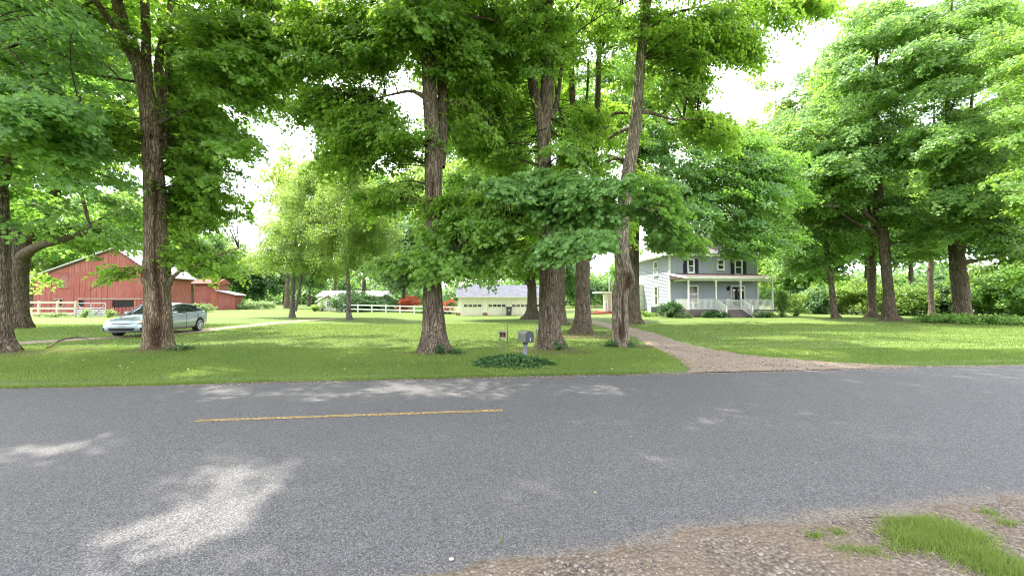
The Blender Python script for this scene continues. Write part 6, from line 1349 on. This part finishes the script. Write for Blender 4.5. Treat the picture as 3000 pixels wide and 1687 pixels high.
def scatter(n, y0, y1, pad=120):
    y = y0 + (y1 - y0) * rng.uniform(0, 1, n) ** .8; x = rng.uniform(-1, 1, n) * y * 1.34; u_, v_ = to_uv(x, y)
    ok = (v_ > far_edge(u_) + .02 + .10 * vnoise(np.stack([u_ * 3, v_ * 0, u_ * 0], 1), 3) + .10 * sstep(-4, 2, u_)) & ~on_drive(x, y, .0)
    bare = fbm(np.stack([u_ * .8, v_ * 1.5, u_ * 0], 1), 3, 11); strip_ = (np.abs(v_ - 8.95 - .05 * np.sin(u_)) < .16) & (u_ > -6) & (rng.uniform(0, 1, n) < .8)
    return x[ok & ~strip_], y[ok & ~strip_]
x, y = scatter(150000, 8.0, 13.5); blades('lawn_grass', x, y, .055, .011, 'short mown grass of the front lawn beside the road')
x, y = scatter(120000, 13.5, 27); blades('lawn_grass', x, y, .060, .022, 'mown grass further back under the maples')
# ragged long grass along the asphalt edge
n = 9000; u_ = rng.uniform(-12, 4.2, n); v_ = far_edge(u_) + .05 + np.abs(rng.normal(0, .10, n)); x, y = uv(u_, v_); blades('verge_grass', x, y, .085, .009, 'ragged grass fringe along the far edge of the asphalt', .6)
# near right corner: grass patch and tufts on the shoulder
def patch(n, pts, sd_):
    P = np.array([[on_ground(a, b).x, on_ground(a, b).y, r] for a, b, r in pts]); k = rng.integers(0, len(P), n)
    return P[k, 0] + rng.normal(0, 1, n) * P[k, 2], P[k, 1] + rng.normal(0, 1, n) * P[k, 2] * .6
x, y = patch(15000, [(2585, 1525, .08), (2645, 1545, .11), (2715, 1575, .13), (2775, 1610, .13), (2505, 1530, .05), (2685, 1620, .08), (2845, 1640, .10), (2905, 1670, .10), (2645, 1525, .07), (2985, 1700, .10), (2805, 1600, .08)], 0)
u_, v_ = to_uv(x, y); k = v_ < near_edge(u_) - .06; blades('shoulder_grass', x[k], y[k], .055, .0045, 'bright green grass patch on the gravel in the near right corner', .8, np.clip(rng.normal(.75, .2, k.sum()), 0, 1), .008)
x, y = patch(1500, [(2380, 1560, .03), (2455, 1590, .04), (2390, 1600, .03), (2480, 1640, .05), (2560, 1650, .05), (2330, 1550, .03), (2640, 1640, .05), (2600, 1510, .03), (2900, 1530, .04), (2950, 1560, .04), (2500, 1520, .03), (2750, 1640, .03), (2610, 1590, .05)], 0)
u_, v_ = to_uv(x, y); k = v_ < near_edge(u_) - .05; blades('shoulder_tufts', x[k], y[k], .04, .005, 'scattered weedy tufts on the near gravel shoulder', .9, np.clip(rng.normal(.6, .25, k.sum()), 0, 1), .008)
p = on_ground(1466, 1622); blades('lone_weed', p.x + rng.normal(0, .006, 5), p.y + rng.normal(0, .006, 5), .06, .006, 'single weed at the crumbling edge of the asphalt', .2, None, .01)
# pebbles
ico = np.array([(0, 0, .55), (1, 0, 0), (.3, .95, 0), (-.8, .6, 0), (-.8, -.6, 0), (.3, -.95, 0), (0, 0, -.5)]); icof = np.array([(0, 1, 2), (0, 2, 3), (0, 3, 4), (0, 4, 5), (0, 5, 1)])
def pebbles(name, X, Y, Z, s, label):
    n = len(X); a = rng.uniform(0, 6.283, n); st_ = rng.uniform(.7, 1.3, (n, 1)); v = ico[None] * (1 + rng.normal(0, .16, (n, 7, 1)))
    vx = v[..., 0] * st_; vy = v[..., 1] / st_; V = np.stack([X[:, None] + s[:, None] * (vx * np.cos(a)[:, None] - vy * np.sin(a)[:, None]), Y[:, None] + s[:, None] * (vx * np.sin(a)[:, None] + vy * np.cos(a)[:, None]), Z[:, None] + s[:, None] * v[..., 2] * .9 + s[:, None] * .1], -1)
    F_ = (np.arange(n) * 7)[:, None, None] + icof[None]; o = np_mesh(name, V.reshape(-1, 3), F_.reshape(-1, 3), M['pebble'], None, fattrs={'tint': np.repeat(rng.uniform(0, 1, n), 5)}); return tag(o, label, 'gravel', kind='stuff')
n = 20000; u_ = rng.uniform(-1.5, 6.5, n); v_ = near_edge(u_) - .02 - rng.uniform(0, 1, n) ** 1.3 * 1.6; x, y = uv(u_, v_)
dens = fbm(np.stack([x * 1.6, y * 1.6, x * 0], 1), 3, 21) > rng.uniform(.25, .72, n); x, y = x[dens], y[dens]
pebbles('shoulder_gravel', x, y, np.full(len(x), .008), np.clip(rng.lognormal(-5.35, .38, len(x)), .0025, .013), 'loose mixed gravel on the near road shoulder')
n = 9000; u_ = rng.uniform(-5, 13, n); v_ = far_edge(u_) + rng.normal(.08, .10, n); x, y = uv(u_, v_); pebbles('verge_gravel', x, y, np.where(v_ > far_edge(u_), .012 - .05 * (v_ - far_edge(u_)), road_z(v_)), np.clip(rng.lognormal(-4.6, .4, n), .005, .022), 'loose stones along the far edge of the asphalt')
n = 16000; y = rng.uniform(8.6, 22, n); x = rng.uniform(2, 13, n); k = on_drive(x, y, -.1); x, y = x[k], y[k]; pebbles('driveway_stones', x, y, ground_z(x, y) + .022, np.clip(rng.lognormal(-4.25, .4, len(x)), .006, .035), 'loose stones on the right-hand gravel driveway')
ps = on_ground(1322, 1672)
o = MB(); V = [(.017 * math.cos(a) * (1 + .15 * math.sin(a * 3)), .011 * math.sin(a), .0) for a in np.linspace(0, 6.283, 10, endpoint=False)] + [(.012 * math.cos(a), .008 * math.sin(a), .009) for a in np.linspace(0, 6.283, 10, endpoint=False)]
o.add(V, [(i, (i + 1) % 10, 10 + (i + 1) % 10, 10 + i) for i in range(10)] + [tuple(range(10, 20))]); o = o.build('stone', M['fence'], None, smooth=True); o.location = (ps.x, ps.y, .012); tag(o, 'single pale stone at the very bottom edge of the picture', 'stone')
# fallen leaves on lawn, ground litter on the road
n = 420; yl = rng.uniform(8.6, 20, n); xl = rng.uniform(-1, .8, n) * yl * 1.2; k = ~on_drive(xl, yl); xl, yl = xl[k], yl[k]
P = np.stack([xl, yl, ground_z(xl, yl) + .05], 1); o = leaves('fallen_leaves', P, np.tile([[0, 0, 1.]], (len(P), 1)) + rng.normal(0, .4, (len(P), 3)), rng.uniform(.03, .06, len(P)), rng.uniform(0, 1, len(P)), M['flower'], None, 'kite'); tag(o, 'pale fallen leaves scattered over the lawn', 'leaves')
LG = 'single leaves lying on the road'
for lab, px, py in (('tiny yellow leaf on the asphalt right of centre', 1853, 1306), ('green leaf scrap low in the middle of the road', 1747, 1478), ('leaf lying at the right edge of the asphalt by the gravel', 2905, 1468), ('twig-like leaf right of centre on the asphalt', 2385, 1385)):
    p = on_ground(px, py); o = leaves('road_leaf', np.array([[0, 0, 0.]]), np.array([[.1, .1, 1.]]), np.array([.035]), np.array([.9]), M['flower'], None, 'kite', kind=None); o.location = (p.x, p.y, road_z(5) + .012); tag(o, lab, 'leaf', LG)
# depth check of totals
_seen = {}
for o in bpy.data.objects:
    if o.type == 'MESH' and o.data.name not in _seen: _seen[o.data.name] = len(o.data.loops) - 2 * len(o.data.polygons)
print('TOTAL TRIS', sum(_seen.values()))

# worn brown soil round the feet of the trunks
for px, py, rr_ in ((1600, 1026, 1.3), (1700, 985, 1.5), (1835, 1012, .8), (1285, 1032, .9), (462, 1025, 1.0), (20, 1036, 1.2), (200, 1024, .9), (2818, 948, 1.6), (2600, 940, 1.2)):
    p = on_ground(px, py); n = 40; k = np.linspace(0, 1, 6); a = np.linspace(0, 2 * math.pi, n + 1)[:-1]
    e = rr_ * (.75 + .55 * vnoise(np.stack([np.cos(a) * 2.2 + px, np.sin(a) * 2.2, a * 0], 1), 6)); A, K = np.meshgrid(a, k); E = np.tile(e, (6, 1))
    x = p.x + np.cos(A) * K * E * 1.25; y = p.y - .1 + np.sin(A) * K * E * .8; z = ground_z(x, y) + .014 * (1 - K) + np.where(K > .9, -.03, .012)
    I, J = np.meshgrid(np.arange(n), np.arange(5)); f = np.stack([J * n + I, J * n + (I + 1) % n, (J + 1) * n + (I + 1) % n, (J + 1) * n + I], -1).reshape(-1, 4)
    tag(np_mesh('bare_soil', np.stack([x, y, z], -1).reshape(-1, 3), f, M['soil'], None, smooth=True), kind='structure')
